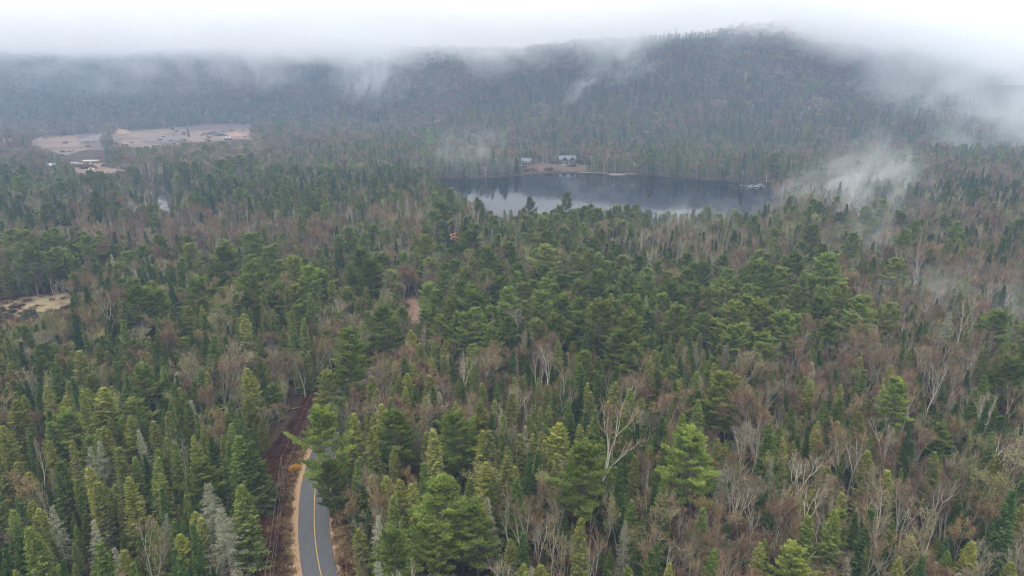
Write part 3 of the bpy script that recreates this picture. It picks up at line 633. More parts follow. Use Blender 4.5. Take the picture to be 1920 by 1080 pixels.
# keep the ground open where the photograph shows open ground, and no trunk in water, on the road or inside a hand-set tree
open_px = [
    [(503, 1200), (497, 1080), (503, 1010), (514, 950), (522, 880), (540, 810), (560, 752), (588, 745), (596, 770), (592, 800), (586, 860), (590, 900), (606, 945), (619, 1000), (632, 1040), (644, 1100), (670, 1200)],
    [(48, 264), (150, 252), (195, 252), (178, 268), (198, 282), (130, 292), (80, 280)], [(205, 260), (232, 245), (300, 242), (400, 233), (470, 231), (480, 240), (476, 260), (430, 264), (380, 266), (350, 262), (310, 268), (250, 275)],
    [(-80, 562), (0, 562), (60, 555), (120, 547), (180, 537), (128, 556), (118, 574), (60, 583), (-80, 602)],
    [(758, 560), (792, 562), (792, 590), (764, 596)], [(832, 438), (872, 438), (872, 447), (834, 447)],
    [(822, 338), (1000, 331), (1170, 330), (1300, 340), (1428, 345), (1434, 376), (1400, 386), (1340, 384), (1300, 388), (1240, 392), (1190, 380), (1130, 380), (1090, 378), (1060, 382), (1030, 385), (980, 381), (945, 392), (932, 402), (912, 390), (905, 372), (850, 352)],
    [(974, 296), (998, 296), (1012, 306), (1046, 306), (1050, 294), (1078, 294), (1090, 306), (1100, 316), (1060, 318), (1050, 306), (1040, 318), (1015, 318), (985, 312)],
    [(134, 305), (188, 304), (194, 313), (232, 315), (232, 320), (150, 321), (134, 317)], [(90, 312), (101, 312), (101, 317), (90, 317)],
    [(290, 362), (304, 364), (318, 386), (330, 391), (308, 391), (296, 380)],
]
ok = (shore > 1.5) & (seg_dist(PX, PY, RIVER[::2]) > 8.5)
droad = seg_dist(PX, PY, ROAD[::2]); ok &= droad > 6.2
for i in range(3): pass
for f_ in (1.0, .8, .6, .35, .1):
  for e_ in (-1, 0, 1):
    hx, hy, hd_ = project(PX, PY, PZ + Hk[KI] * SC * f_)
    hx = hx + e_ * (1.1 - f_) * np.where(KI == 0, 4.0, 2.0) * SC * SW / hd_ * FOC
    for pi, pp in enumerate(open_px):
        if pi == 0: ok &= ~(inside(hx, hy, pp) & (PY < 240) & (e_ <= 0))
        elif pi != 6 or e_ == 0: ok &= ~inside(hx, hy, pp)
# the cleared strip itself
sx_, sy_, _ = project(PX, PY, PZ); ok &= ~((PX < np.interp(PY, ROAD[:, 1], ROAD[:, 0])) & (PX > np.interp(PY, ROAD[:, 1], ROAD[:, 0] - wl)) & (PY < 186))
for x, y, kk, s_ in zip(sX, sY, sK, sS):
    d2 = np.hypot(PX - x, PY - y); ok &= d2 > (3.8 if kk == 0 else 2.4)
    # keep what stands right in front of a hand-set tree low
    m_ = (np.abs(PX - x * PY / y) < (4.2 if kk == 0 else 2.2)) & (PY < y) & (PY > y - (13 if kk == 0 else 10))
    SC[m_] = np.minimum(SC[m_], .5)
# pines need room
pj = np.where((KI == 0) & ok & (PY < 600))[0]; pj = pj[np.argsort(-SC[pj])]; taken = [(x, y) for x, y, kk in zip(sX, sY, sK) if kk == 0]
TA = np.array(taken)
for j in pj:
    dd = np.hypot(TA[:, 0] - PX[j], TA[:, 1] - PY[j])
    if (dd < 6.2).any(): KI[j] = 1 + (j % 2); VI[j] = j % 4; SC[j] *= .8
    else: TA = np.vstack([TA, (PX[j], PY[j])])
PX, PY, PZ, KI, VI, SC, SW, RZ = (a[ok] for a in (PX, PY, PZ, KI, VI, SC, SW, RZ))
PX = np.concatenate([sX, PX]); PY = np.concatenate([sY, PY]); PZ = np.concatenate([terrain(sX, sY), PZ]); KI = np.concatenate([sK, KI]).astype(int); VI = np.concatenate([sV, VI]).astype(int)
SC = np.concatenate([sS, SC]); SW = np.concatenate([sW, SW]); RZ = np.concatenate([rng.uniform(0, 6.28, ns), RZ]); n = len(PX)
TILT = rng.normal(0, .045, (n, 2)); TILT[:ns] *= .6
print('trees', n, [(k, int((KI == j).sum())) for j, k in enumerate(knames)])

# ------------------------------------------------------------------ how much of each tree shows (paint near to far)
GW, GH = 960, 540
seen = np.zeros((GH, GW), bool)
RADS = [np.array([v[5] for v in KINDS[k]['var']]) for k in knames]
rad = np.array([RADS[a][b_] for a, b_ in zip(KI, VI)]) * SC * SW
tipx, tipy, dp = project(PX, PY, PZ + Hk[KI] * SC); bx_, by_, _ = project(PX, PY, PZ + Hk[KI] * SC * .15)
vis = np.zeros(n); order = np.argsort(PY); near_lim = 700
solid = np.array([1, 1, 1, .35, .35, .5, .8])
rr = np.random.default_rng(5)
for i in order:
    if PY[i] > near_lim: break
    y0 = tipy[i] / 2; y1 = by_[i] / 2; w = rad[i] / dp[i] * FOC / 2; xc = tipx[i] / 2
    a, b_ = int(max(0, y0)), int(min(GH, y1 + 1)); c, d_ = int(max(0, xc - w)), int(min(GW, xc + w + 1))
    if a >= b_ or c >= d_: continue
    yy = np.arange(a, b_)[:, None]; xx = np.arange(c, d_)[None]
    f_ = np.clip((yy - y0) / max(y1 - y0, 1), 0, 1); prof = np.sqrt(f_) if KI[i] in (0, 4, 5, 6) else f_ * 1.0
    mk = np.abs(xx - xc) <= w * np.clip(prof + .12, 0, 1)
    if solid[KI[i]] < 1: mk &= rr.random(mk.shape) < solid[KI[i]]
    sub = seen[a:b_, c:d_]; vis[i] = (mk & ~sub).sum(); sub |= mk
chosen = np.zeros(n, bool)
for j in range(len(knames)):
    idx = np.where(KI == j)[0]; idx = idx[np.argsort(-(vis[idx] + 1e6 * (idx < ns)))][:300]; chosen[idx[(vis[idx] > 12) | (idx < ns)]] = True
print('individuals', chosen.sum())

# ------------------------------------------------------------------ labels of the single trees
NUMW = 'zero one two three four five six seven eight nine ten eleven twelve thirteen fourteen fifteen sixteen seventeen eighteen nineteen'.split()
TEN = ['', '', 'twenty', 'thirty', 'forty', 'fifty', 'sixty', 'seventy', 'eighty', 'ninety']
def word(k):
    k = int(max(0, min(99, k))); return NUMW[k] if k < 20 else TEN[k // 10] + ('-' + NUMW[k % 10] if k % 10 else '')
used = set()
NB = {'white_pine': 'a pine', 'spruce_tree': 'a spruce', 'fir_tree': 'a fir', 'dead_conifer': 'a snag', 'birch_tree': 'a birch', 'bare_tree': 'a bare tree', 'budding_tree': 'a budding tree'}
cidx = np.where(chosen)[0]; cX = tipx[cidx]; cY = tipy[cidx]
def auto_label(i):
    k = knames[KI[i]]; look = KINDS[k]['var'][VI[i]][4]
    if 'with' in look: look = look.split(' with')[0]
    if 'hung' in look: look = look.split(' hung')[0]
    size = 'tall ' if SC[i] > 1.08 else ('small ' if SC[i] < .68 else '')
    if size == 'tall ' and 'slender' in look: size = ''
    d2 = np.hypot(cX - tipx[i], cY - tipy[i]); d2[(KI[cidx] == KI[i])] = 1e9; q = cidx[int(np.argmin(d2))]
    side = 'east of ' if tipx[i] > tipx[q] else 'west of '
    ax, ay = tipx[i] / 19.2, tipy[i] / 10.8
    near_edge = '%s percent across and %s down' % (word(round(ax)), word(round(ay)))
    for lab in ('%s%s %s%s, %s' % (size, look, side, NB[knames[KI[q]]], near_edge), '%s%s beside %s, %s' % (size, look, NB[knames[KI[q]]], near_edge),
                '%s%s beside %s, %s' % (size or 'middling ', look, NB[knames[KI[q]]], '%s percent across and %s down' % (word(int(ax)), word(int(ay)))),
                'slightly leaning %s beside %s, %s' % (look, NB[knames[KI[q]]], near_edge), 'overlapped %s near %s, %s' % (look, NB[knames[KI[q]]], near_edge)):
        if lab not in used: break
    used.add(lab); return lab
GROUP = {'white_pine': 'pines of the valley woods', 'spruce_tree': 'spruces of the valley woods', 'fir_tree': 'firs of the valley woods', 'dead_conifer': 'dead conifers of the valley woods',
         'birch_tree': 'birches of the valley woods', 'bare_tree': 'leafless trees of the valley woods', 'budding_tree': 'budding trees of the valley woods'}
for i in cidx:
    k = knames[KI[i]]; d = KINDS[k]; tm, cm = d['near'][VI[i]]
    r = bpy.data.objects.new(k, None); C.objects.link(r); r.location = (PX[i], PY[i], PZ[i] - .1); r.rotation_euler = (TILT[i, 0], TILT[i, 1], RZ[i])
    s_ = SC[i]; r.scale = (s_ * SW[i], s_ * SW[i], s_)
    tag(r, sL[i] if i < ns else auto_label(i), d['cat'], GROUP[k])
    for nm, me in (('trunk', tm), ('crown', cm)):
        o = bpy.data.objects.new(nm, me); C.objects.link(o); o.parent = r

def scatter(name, X, Y, Z, rz, tl, sc, sw, vi, col, label):
    me = bpy.data.meshes.new(name); m_ = len(X); me.vertices.add(m_)
    me.vertices.foreach_set('co', np.stack([X, Y, Z], 1).astype(np.float32).ravel())
    a = me.attributes.new('rot', 'FLOAT_VECTOR', 'POINT'); a.data.foreach_set('vector', np.stack([tl[:, 0], tl[:, 1], rz], 1).astype(np.float32).ravel())
    a = me.attributes.new('scl', 'FLOAT_VECTOR', 'POINT'); a.data.foreach_set('vector', np.stack([sc * sw, sc * sw, sc], 1).astype(np.float32).ravel())
    a = me.attributes.new('idx', 'INT', 'POINT'); a.data.foreach_set('value', vi.astype(np.int32))
    me.update(); o = obj(name, me); tag(o, label, kind='stuff')
    g = bpy.data.node_groups.new('scatter', 'GeometryNodeTree')
    g.interface.new_socket('Geometry', in_out='INPUT', socket_type='NodeSocketGeometry'); g.interface.new_socket('Geometry', in_out='OUTPUT', socket_type='NodeSocketGeometry')
    gi = g.nodes.new('NodeGroupInput'); go = g.nodes.new('NodeGroupOutput'); ip = g.nodes.new('GeometryNodeInstanceOnPoints'); ci = g.nodes.new('GeometryNodeCollectionInfo')
    ci.inputs['Collection'].default_value = col; ci.inputs['Separate Children'].default_value = True; ci.inputs['Reset Children'].default_value = True
    ip.inputs['Pick Instance'].default_value = True
    for nm, ty, sk in (('rot', 'FLOAT_VECTOR', 'Rotation'), ('scl', 'FLOAT_VECTOR', 'Scale'), ('idx', 'INT', 'Instance Index')):
        na = g.nodes.new('GeometryNodeInputNamedAttribute'); na.data_type = ty; na.inputs['Name'].default_value = nm; g.links.new(na.outputs['Attribute'], ip.inputs[sk])
    g.links.new(gi.outputs[0], ip.inputs['Points']); g.links.new(ci.outputs[0], ip.inputs['Instance']); g.links.new(ip.outputs[0], go.inputs[0])
    md = o.modifiers.new('scatter', 'NODES'); md.node_group = g
    return o
STUFFN = {'white_pine': ('pine_woods', 'pines mixed through the rest of the forest'), 'spruce_tree': ('spruce_woods', 'dark spruces mixed through the rest of the forest'), 'fir_tree': ('fir_woods', 'olive firs mixed through the rest of the forest'),
          'dead_conifer': ('snag_woods', 'pale snags scattered through the rest of the forest'), 'birch_tree': ('birch_woods', 'white birches scattered through the rest of the forest'),
          'bare_tree': ('bare_woods', 'leafless red-brown trees filling the valley and hills'), 'budding_tree': ('budding_woods', 'tan and lime budding trees through the rest of the forest')}
for j, k in enumerate(knames):
    for tier in ('near', 'far'):
        m_ = (KI == j) & ~chosen & ((PY < 620) if tier == 'near' else (PY >= 620))
        if m_.any():
            nm, lb = STUFFN[k]
            scatter(nm if tier == 'near' else 'far_' + nm, PX[m_], PY[m_], PZ[m_] - .1, RZ[m_], TILT[m_], SC[m_], SW[m_], VI[m_], KINDS[k]['cols'][tier], lb + (' on this side of the lake' if tier == 'near' else ' beyond the lake'))

# ------------------------------------------------------------------ undergrowth
def brushbush(seed, m_n=260, h=1.6, r=1.2, w=.05):
    rs = np.random.default_rng(seed); K = Buf(); a = rs.uniform(0, 6.28, m_n); q_ = np.sqrt(rs.random(m_n)) * r * .5
    P = np.stack([np.cos(a) * q_, np.sin(a) * q_, rs.uniform(0, h * .3, m_n)], 1); D = np.stack([np.cos(a) * .6, np.sin(a) * .6, rs.uniform(.4, 1.4, m_n)], 1) + rs.normal(0, .3, (m_n, 3))
    blades(K, P, D, rs.uniform(.4, 1, m_n) * h * .8, w, 0, rs.random(m_n), rs); return K
def grasstuft(seed):
    rs = np.random.default_rng(seed); K = Buf(); m_n = 60; P = np.stack([rs.normal(0, .25, m_n), rs.normal(0, .25, m_n), np.zeros(m_n)], 1)
    blades(K, P, np.stack([rs.normal(0, .6, m_n), rs.normal(0, .6, m_n), np.ones(m_n)], 1), rs.uniform(.2, .55, m_n), .07, 0, rs.random(m_n), rs); return K
b_dark = F('brush_dark', (.05, .019, .014), (.125, .052, .036), 0); b_tan = F('brush_tan', (.22, .15, .07), (.36, .27, .13), 0); b_green = F('brush_green', (.03, .055, .018), (.075, .105, .03)); b_brown = F('brush_brown', (.05, .034, .022), (.12, .085, .055), 0)
cu = bpy.data.collections.new('shrubs')
for q_, (mm, kw) in enumerate(((b_dark, dict(h=1.5)), (b_dark, dict(h=2.4, r=1.8)), (b_brown, dict(h=2.2, r=1.6)), (b_green, dict(h=1.6, r=1.6, w=.14)))):
    cu.objects.link(bpy.data.objects.new('shrub_%d' % q_, brushbush(50 + q_, **kw).mesh('shrub', [mm])))
X, Y = cand(90, 420, 3.6, 77); k = (np.abs(X) < Y * .8 + 20) & (seg_dist(X, Y, ROAD[::2]) > 17) ; X, Y = X[k], Y[k]
k = (sdist(X, Y, LAKE[::2]) > 2); X, Y = X[k], Y[k]
px_, py_, _ = project(X, Y, terrain(X, Y))
k = np.ones(len(X), bool)
for pp in (field_px, mid_px): k &= ~inside(px_, py_, pp)
X, Y = X[k], Y[k]; m_ = len(X)
scatter('undergrowth', X, Y, terrain(X, Y), rng.uniform(0, 6.28, m_), np.zeros((m_, 2)), rng.uniform(.5, 1.3, m_), np.ones(m_), rng.choice([1, 2, 3, 0], m_, p=[.35, .3, .2, .15]), cu, 'low brown and green shrubs under the trees')
# low scrub creeping over the clearings
SX, SY = [], []
for pxs, cnt in ((pit_px, 110), (field_px, 170), (lawn_px, 60), (hut_px, 60), (mid_px, 12)):
    P_ = np.array([ground_at(a_, c_) for a_, c_ in pxs]); lo, hi = P_.min(0) - 6, P_.max(0) + 6
    X = rng.uniform(lo[0], hi[0], cnt * 6); Y = rng.uniform(lo[1], hi[1], cnt * 6); sdd = sdist(X, Y, P_)
    k = (sdd < 8) & (fbm(X, Y, 26, 71, 3) + np.where(sdd > -9, .12, 0) > .57) & (rng.random(len(X)) < .6); SX.append(X[k][:cnt]); SY.append(Y[k][:cnt])
X = np.concatenate(SX); Y = np.concatenate(SY); m_ = len(X)
scatter('scrub', X, Y, terrain(X, Y) + .2, rng.uniform(0, 6.28, m_), np.zeros((m_, 2)), rng.uniform(.4, 1.3, m_) * np.where(Y > 600, 1.6, .8), np.full(m_, 1.4), rng.choice([0, 1, 2, 3], m_, p=[.3, .3, .2, .2]), cu, 'low scrub creeping over the clearings and pit edges')
# brush on the cleared strip
Y = rng.uniform(84, 192, 2600); f_ = rng.random(2600); rx = np.interp(Y, ROAD[:, 1], ROAD[:, 0]); wlx = np.interp(Y, ROAD[:, 1], wl)
X = rx - 6.3 - f_ * (wlx - 6.3); m_ = len(X)
scatter('brush', X, Y, terrain(X, Y), rng.uniform(0, 6.28, m_), np.zeros((m_, 2)), rng.uniform(.25, .62, m_), np.full(m_, 1.5), rng.choice([0, 1, 2], m_, p=[.93, .05, .02]), cu, 'dark red-brown brush on the cleared strip under the wires')
cg = bpy.data.collections.new('grass_tufts'); cg.objects.link(bpy.data.objects.new('grass_0', grasstuft(3).mesh('grass', [b_tan]))); cg.objects.link(bpy.data.objects.new('grass_1', grasstuft(4).mesh('grass', [b_dark])))
Y = rng.uniform(84, 185, 3000); s_ = np.where(rng.random(3000) < .72, -1, 1); rx = np.interp(Y, ROAD[:, 1], ROAD[:, 0])
X = rx + np.where(s_ < 0, -rng.uniform(5.0, 9.5 - 2 * smooth((Y - 120) / 40), 3000), rng.uniform(4.0, 6.5, 3000))
m_ = len(X)
scatter('dry_grass', X, Y, terrain(X, Y) + .06, rng.uniform(0, 6.28, m_), np.zeros((m_, 2)), rng.uniform(.6, 1.5, m_), np.full(m_, 1.3), (rng.random(m_) < .35).astype(int), cg, 'tan dry grass along both road verges')
m_or = F('leaf_orange', (.45, .22, .02), (.65, .36, .04))
x, y = on_plane(553, 876, .8)
K = brushbush(91, 700, 1.5, 2.2, .12); tag(obj('shrub', K.mesh('shrub', [m_or]), None, (x, y, H1(x, y) - .1)), 'bright orange-yellow shrub beside the sand shoulder', 'shrub')

# ------------------------------------------------------------------ power line
m_pole = mottled('pole_wood', [(.10, .07, .05), (.17, .13, .10)], 1.5, 6, stretch=(6, 6, .4)); m_wire = mat('wire', (.42, .36, .34), .5, .4); m_ins = mat('porcelain', (.5, .5, .5), .3, .5); m_can = mat('pole_hardware', (.3, .31, .32), .5, .4)
PH = 11.0; poles = [(-31.5, 30.0), (-37.4, 80.0), (-49.7, 129.7), (-54.0, 180.0), (-57.0, 228.0)]
poles[2] = on_plane(527, 860, PH)
labs = ['wooden utility pole hidden below the picture edge', 'wooden utility pole at the bottom end of the cleared strip', 'wooden utility pole in the cleared strip where the three wires bend', 'wooden utility pole at the far end of the cleared strip among trees', 'wooden utility pole deep in the forest past the strip']
att = []
for i in range(1, 4):
    x, y = poles[i]; z = H1(x, y)
    r = empty('utility_pole', (x, y, z), 0, labs[i], 'utility pole', 'poles of the power line')
    b = Buf(); tube(b, [(0, 0, 0), (0, 0, PH * .5), (0, 0, PH)], [.17, .15, .11], 8); obj('post', b.mesh('post', [m_pole], True), r)
    b = Buf(); tube(b, [(0, 0, PH), (0, 0, PH + .12), (0, 0, PH + .26)], [.05, .09, .03], 8); obj('insulator', b.mesh('insulator', [m_ins], True), r)
    b = Buf(); tube(b, [(0, 0, PH - 2.2), (.35, 0, PH - 2.15), (.75, 0, PH - 2.1)], [.05, .05, .04], 5); obj('bracket', b.mesh('bracket', [m_can], True), r)
for i in range(5):
    x, y = poles[i]; z = H1(x, y); att.append([(x, y, z + PH + .2), (x + .25, y, z + PH - 2.2), (x + .75, y, z + PH - 2.05)])
wl_ = ['topmost pale wire of the power line', 'inner one of the two lower power wires', 'outer one of the two lower power wires']
for w in range(3):
    b = Buf()
    for i in range(4):
        a, c = np.array(att[i][w]), np.array(att[i + 1][w]); t_ = np.linspace(0, 1, 13)[:, None]
        pts = a + (c - a) * t_; pts[:, 2] -= (4 * t_ * (1 - t_))[:, 0] * (.9 if w == 0 else 1.1); tube(b, pts, np.full(13, .010), 4)
    tag(obj('power_wire', b.mesh('power_wire', [m_wire])), wl_[w], 'wire', 'wires of the power line')

# roadside markers
m_white = mat('white_paint', (.75, .75, .72), .6); m_pink = mat('pink_flagging', (.75, .22, .25), .7)
def marker(px, py, top, label, h=1.1):
    x, y = on_plane(px, py, .6); r = empty('marker_post', (x, y, H1(x, y)), .3, label, 'marker post')
    b = Buf(); boxb(b, -.04, .04, -.02, .02, 0, h); obj('post', b.mesh('post', [m_white]), r)
    b = Buf(); boxb(b, -.13, .13, -.045, -.022, h - .32, h + .02); obj('plate', b.mesh('plate', [top]), r)
marker(622, 1003, m_white, 'small white marker post on the forest-side verge'); marker(487, 1070, m_pink, 'pink-flagged stake low on the cleared strip', .9); marker(543, 1061, m_white, 'tiny white stake in the grass verge west of the shoulder', .6)
# a felled pale log in the strip
x, y = on_plane(564, 765); b = Buf(); tube(b, [(-2.2, -1.2, .3), (0, 0, .35), (2.2, 1.3, .3)], [.16, .15, .1], 7)
tag(obj('fallen_log', b.mesh('fallen_log', [bark_pale], True), None, (x, y, H1(x, y))), 'pale fallen log at the far end of the cleared strip', 'log')

# ------------------------------------------------------------------ cabins by the lake and what stands round them
m_metal = mottled('roof_metal', [(.10, .115, .135), (.17, .19, .22)], .6, 4, .65, spec=.5, stretch=(5, .3, 1)); m_wall = mottled('log_wall', [(.085, .055, .04), (.15, .10, .07)], 1.2, 5, stretch=(.3, .3, 8)); m_dark = mat('dark_gable', (.05, .05, .055)); m_glass = mat('glass', (.03, .04, .05), .08, .6); m_trim = mat('trim', (.62, .6, .55)); m_stone = mottled('stone', [(.2, .19, .18), (.38, .36, .33)], 2.5, 3)
def gable_roof(b, x0, x1, y0, y1, z0, z1, along='x', th=.22, over=.5, mi=0):
    if along == 'x':
        ym = (y0 + y1) / 2
        for ya in (y0 - over, y1 + over):
            ze = z0 - (z1 - z0) * over / ((y1 - y0) / 2)
            V = [(x0 - over, ya, ze), (x1 + over, ya, ze), (x1 + over, ym, z1), (x0 - over, ym, z1)]; V2 = [(x, y, z + th) for x, y, z in V]
            b.add(V + V2, [(0, 1, 2, 3), (7, 6, 5, 4), (0, 4, 5, 1), (1, 5, 6, 2), (2, 6, 7, 3), (3, 7, 4, 0)], mi)
    else:
        xm = (x0 + x1) / 2
        for xa in (x0 - over, x1 + over):
            ze = z0 - (z1 - z0) * over / ((x1 - x0) / 2)
            V = [(xa, y0 - over, ze), (xa, y1, ze), (xm, y1, z1), (xm, y0 - over, z1)]; V2 = [(x, y, z + th) for x, y, z in V]
            b.add(V + V2, [(0, 1, 2, 3), (7, 6, 5, 4), (0, 4, 5, 1), (1, 5, 6, 2), (2, 6, 7, 3), (3, 7, 4, 0)], mi)
def gable_tri(b, x0, x1, y, z0, z1, d=.12, mi=0):
    xm = (x0 + x1) / 2; V = [(x0, y, z0), (x1, y, z0), (xm, y, z1), (x0, y + d, z0), (x1, y + d, z0), (xm, y + d, z1)]
    b.add(V[:3] + V[3:], [(0, 1, 2), (5, 4, 3)], mi); b.add(V, [(0, 3, 4, 1), (1, 4, 5, 2), (2, 5, 3, 0)], mi)
def side_tri(b, x, y0, y1, z0, z1, d=.12):
    ym = (y0 + y1) / 2; V = [(x, y0, z0), (x, y1, z0), (x, ym, z1), (x + d, y0, z0), (x + d, y1, z0), (x + d, ym, z1)]
    b.add(V, [(0, 1, 2), (5, 4, 3)]); b.add(V, [(0, 3, 4, 1), (1, 4, 5, 2), (2, 5, 3, 0)])
def windowp(r, x, y, z, w, h):
    b = Buf(); boxb(b, x - w / 2 - .1, x + w / 2 + .1, y - .06, y, z - .1, z + h + .1); f = obj('window', b.mesh('window', [m_trim]), r)
    b = Buf(); boxb(b, x - w / 2, x + w / 2, y - .09, y - .055, z, z + h); obj('pane', b.mesh('pane', [m_glass]), f)
def flat_pad(px, py):
    x, y = ground_at(px, py); return x, y, H1(x, y)
x, y, z = flat_pad(1064, 308)
r = empty('lake_cabin', (x, y, z), .04, 'big dark cabin with grey metal roof and two front gables above the lake', 'cabin')
b = Buf(); boxb(b, -9, 9, 0, 8, -2, 5); side_tri(b, -9, 0, 8, 5, 8.6); side_tri(b, 8.88, 0, 8, 5, 8.6); obj('wall', b.mesh('wall', [m_wall]), r)
b = Buf(); gable_roof(b, -9, 9, 0, 8, 5.02, 8.7); rf = obj('roof', b.mesh('roof', [m_metal]), r)
b = Buf(); boxb(b, 3, 4, 4.4, 5.4, 7, 10.3); obj('chimney', b.mesh('chimney', [m_stone]), rf)
for gx0, gx1 in ((-6.8, .2), (1.6, 8.2)):
    b = Buf(); boxb(b, gx0, gx1, -2.6, .05, -2, 4.4); gable_tri(b, gx0, gx1, -2.6, 4.4, 8.1); obj('gable', b.mesh('gable', [m_dark]), r)
    b = Buf(); gable_roof(b, gx0, gx1, -2.6, 4, 4.45, 8.25, 'y'); obj('gable_roof', b.mesh('gable_roof', [m_metal]), r)
    for k_ in (.3, .7): windowp(r, gx0 + (gx1 - gx0) * k_, -2.6, 1.2, 1.5, 1.8)
b = Buf(); tube(b, [(.9, -4, -2), (.9, -4, 4.2)], [.2, .18], 6); boxb(b, -7, 8.5, -4.2, -2.6, .2, .45); obj('porch', b.mesh('porch', [m_trim]), r)
x, y, z = flat_pad(985, 309)
r = empty('lake_cabin', (x, y, z), -.35, 'smaller cabin with pale grey metal roof and open shed side', 'cabin')
b = Buf(); boxb(b, -6, 6, 0, 7, -2, 3.6); side_tri(b, -6, 0, 7, 3.6, 6.6); side_tri(b, 5.88, 0, 7, 3.6, 6.6); obj('wall', b.mesh('wall', [m_wall]), r)
b = Buf(); gable_roof(b, -6, 6, 0, 7, 3.62, 6.7); obj('roof', b.mesh('roof', [m_metal]), r)
b = Buf(); boxb(b, -7.5, 4, -3.4, -.55, 2.35, 2.5); obj('porch_roof', b.mesh('porch_roof', [m_metal]), r)
for xx in (-7.2, -3.4, .2, 3.7):
    b = Buf(); tube(b, [(xx, -3.2, -2), (xx, -3.2, 2.35)], [.1, .1], 6); obj('porch_post', b.mesh('porch_post', [m_trim]), r)
for xx in (-3.5, 0, 3.5): windowp(r, xx, 0, .8, 1.3, 1.3)
m_tyre = mat('tyre', (.02, .02, .02)); 
def car(px, py, col, label, rz, cat='car', hgt=1.5, ln=4.5):
    x, y, z = flat_pad(px, py); r = empty('parked_' + cat.replace(' ', '_'), (x, y, z + .15), rz, label, cat)
    hl = ln / 2; prof = [(-hl, .35), (-hl, .85), (-hl + .9, .95), (-hl + 1.5, hgt), (hl - 1.0, hgt), (hl - .25, .95), (hl, .85), (hl, .35)] if cat == 'car' else [(-hl, .35), (-hl, 1.0), (-hl + .7, 1.15), (-hl + 1.1, hgt), (hl, hgt), (hl, .35)]
    b = Buf(); n_ = len(prof); V = [(p[0], s_, p[1]) for s_ in (-.85, .85) for p in prof]
    b.add(V, [(i, (i + 1) % n_, n_ + (i + 1) % n_, n_ + i) for i in range(n_)]); b.add(V[:n_], [tuple(range(n_))]); b.add(V[n_:], [tuple(range(n_))[::-1]])
    mm = mat('car_paint', col, .35, .5); obj('body', b.mesh('body', [mm]), r)
    b = Buf(); boxb(b, -hl + 1.5, hl - 1.1, -.87, .87, 1.0, hgt - .12); obj('window_glass', b.mesh('window_glass', [m_glass]), r)
    for wx in (-hl + .85, hl - .85):
        for wy in (-.8, .8):
            b = Buf(); tube(b, [(wx, wy - .12, .33), (wx, wy + .12, .33)], [.33, .33], 12); a_ = np.arange(12)
            b.add(b.v[0][:12], [tuple(range(12))]); b.add(b.v[0][12:24], [tuple(range(12))]); obj('wheel', b.mesh('wheel', [m_tyre]), r)
car(975, 311, (.7, .7, .7), 'white car parked in front of the smaller lake cabin', .4)
def mound(name, px, py, w, d_, h, m, label, cat, seed):
    x, y, z = flat_pad(px, py); q_ = 28; U, V_ = np.meshgrid(np.linspace(-1.25, 1.25, q_), np.linspace(-1.25, 1.25, q_)); rr_ = np.hypot(U, V_)
    Z = np.maximum(0, 1 - rr_ * (.8 + .45 * vnoise(U * 3 + seed * 9, V_ * 3, 1, seed))) * h * (.8 + .4 * vnoise(U * 6, V_ * 6 + seed, 1, seed)) - .4
    bb = Buf(); ii = np.arange(q_ - 1)[:, None] * q_ + np.arange(q_ - 1)[None]
    bb.add(np.stack([U * w / 2, V_ * d_ / 2, Z], -1).reshape(-1, 3), np.stack([ii, ii + 1, ii + q_ + 1, ii + q_], -1).reshape(-1, 4))
    return tag(obj(name, bb.mesh(name, [m], True), None, (x, y, z + .35)), label, cat)
m_gr1 = mottled('pile_brown', [(.24, .15, .11), (.36, .22, .15)], .3, 6); m_gr2 = mottled('pile_grey', [(.13, .11, .12), (.2, .17, .17)], .3, 6); m_gr3 = mottled('pile_black', [(.02, .022, .03), (.05, .05, .06)], .5, 5)
mound('gravel_pile', 220, 250, 48, 50, 9, m_gr1, 'rounded orange-brown sand heap at the back of the pit', 'gravel pile', 1)
mound('gravel_pile', 288, 262, 42, 45, 7, m_gr2, 'wide grey gravel heap in the middle of the pit', 'gravel pile', 2)
mound('gravel_pile', 322, 262, 36, 40, 7, m_gr2, 'grey gravel heap just east of the wide one', 'gravel pile', 3)
mound('gravel_pile', 188, 262, 60, 60, 8, m_gr2, 'long dark mauve heap between the two sand floors', 'gravel pile', 4)
mound('gravel_pile', 395, 252, 22, 24, 4.5, m_gr3, 'black heap near the back of the pit', 'gravel pile', 5)
mound('gravel_pile', 413, 255, 26, 22, 5, m_gr3, 'larger black heap behind the white vans', 'gravel pile', 6)
mound('gravel_pile', 440, 254, 44, 40, 5, m_gr1, 'low reddish heap at the east end of the pit', 'gravel pile', 7)
car(421, 259, (.85, .85, .85), 'white van in the gravel pit, the western of two', .1, 'van', 2.6, 6.5); car(427.5, 259.2, (.85, .85, .85), 'white van in the gravel pit, the eastern of two', .2, 'van', 2.6, 6.5)
m_yel = mat('machine_yellow', (.5, .33, .08), .5)
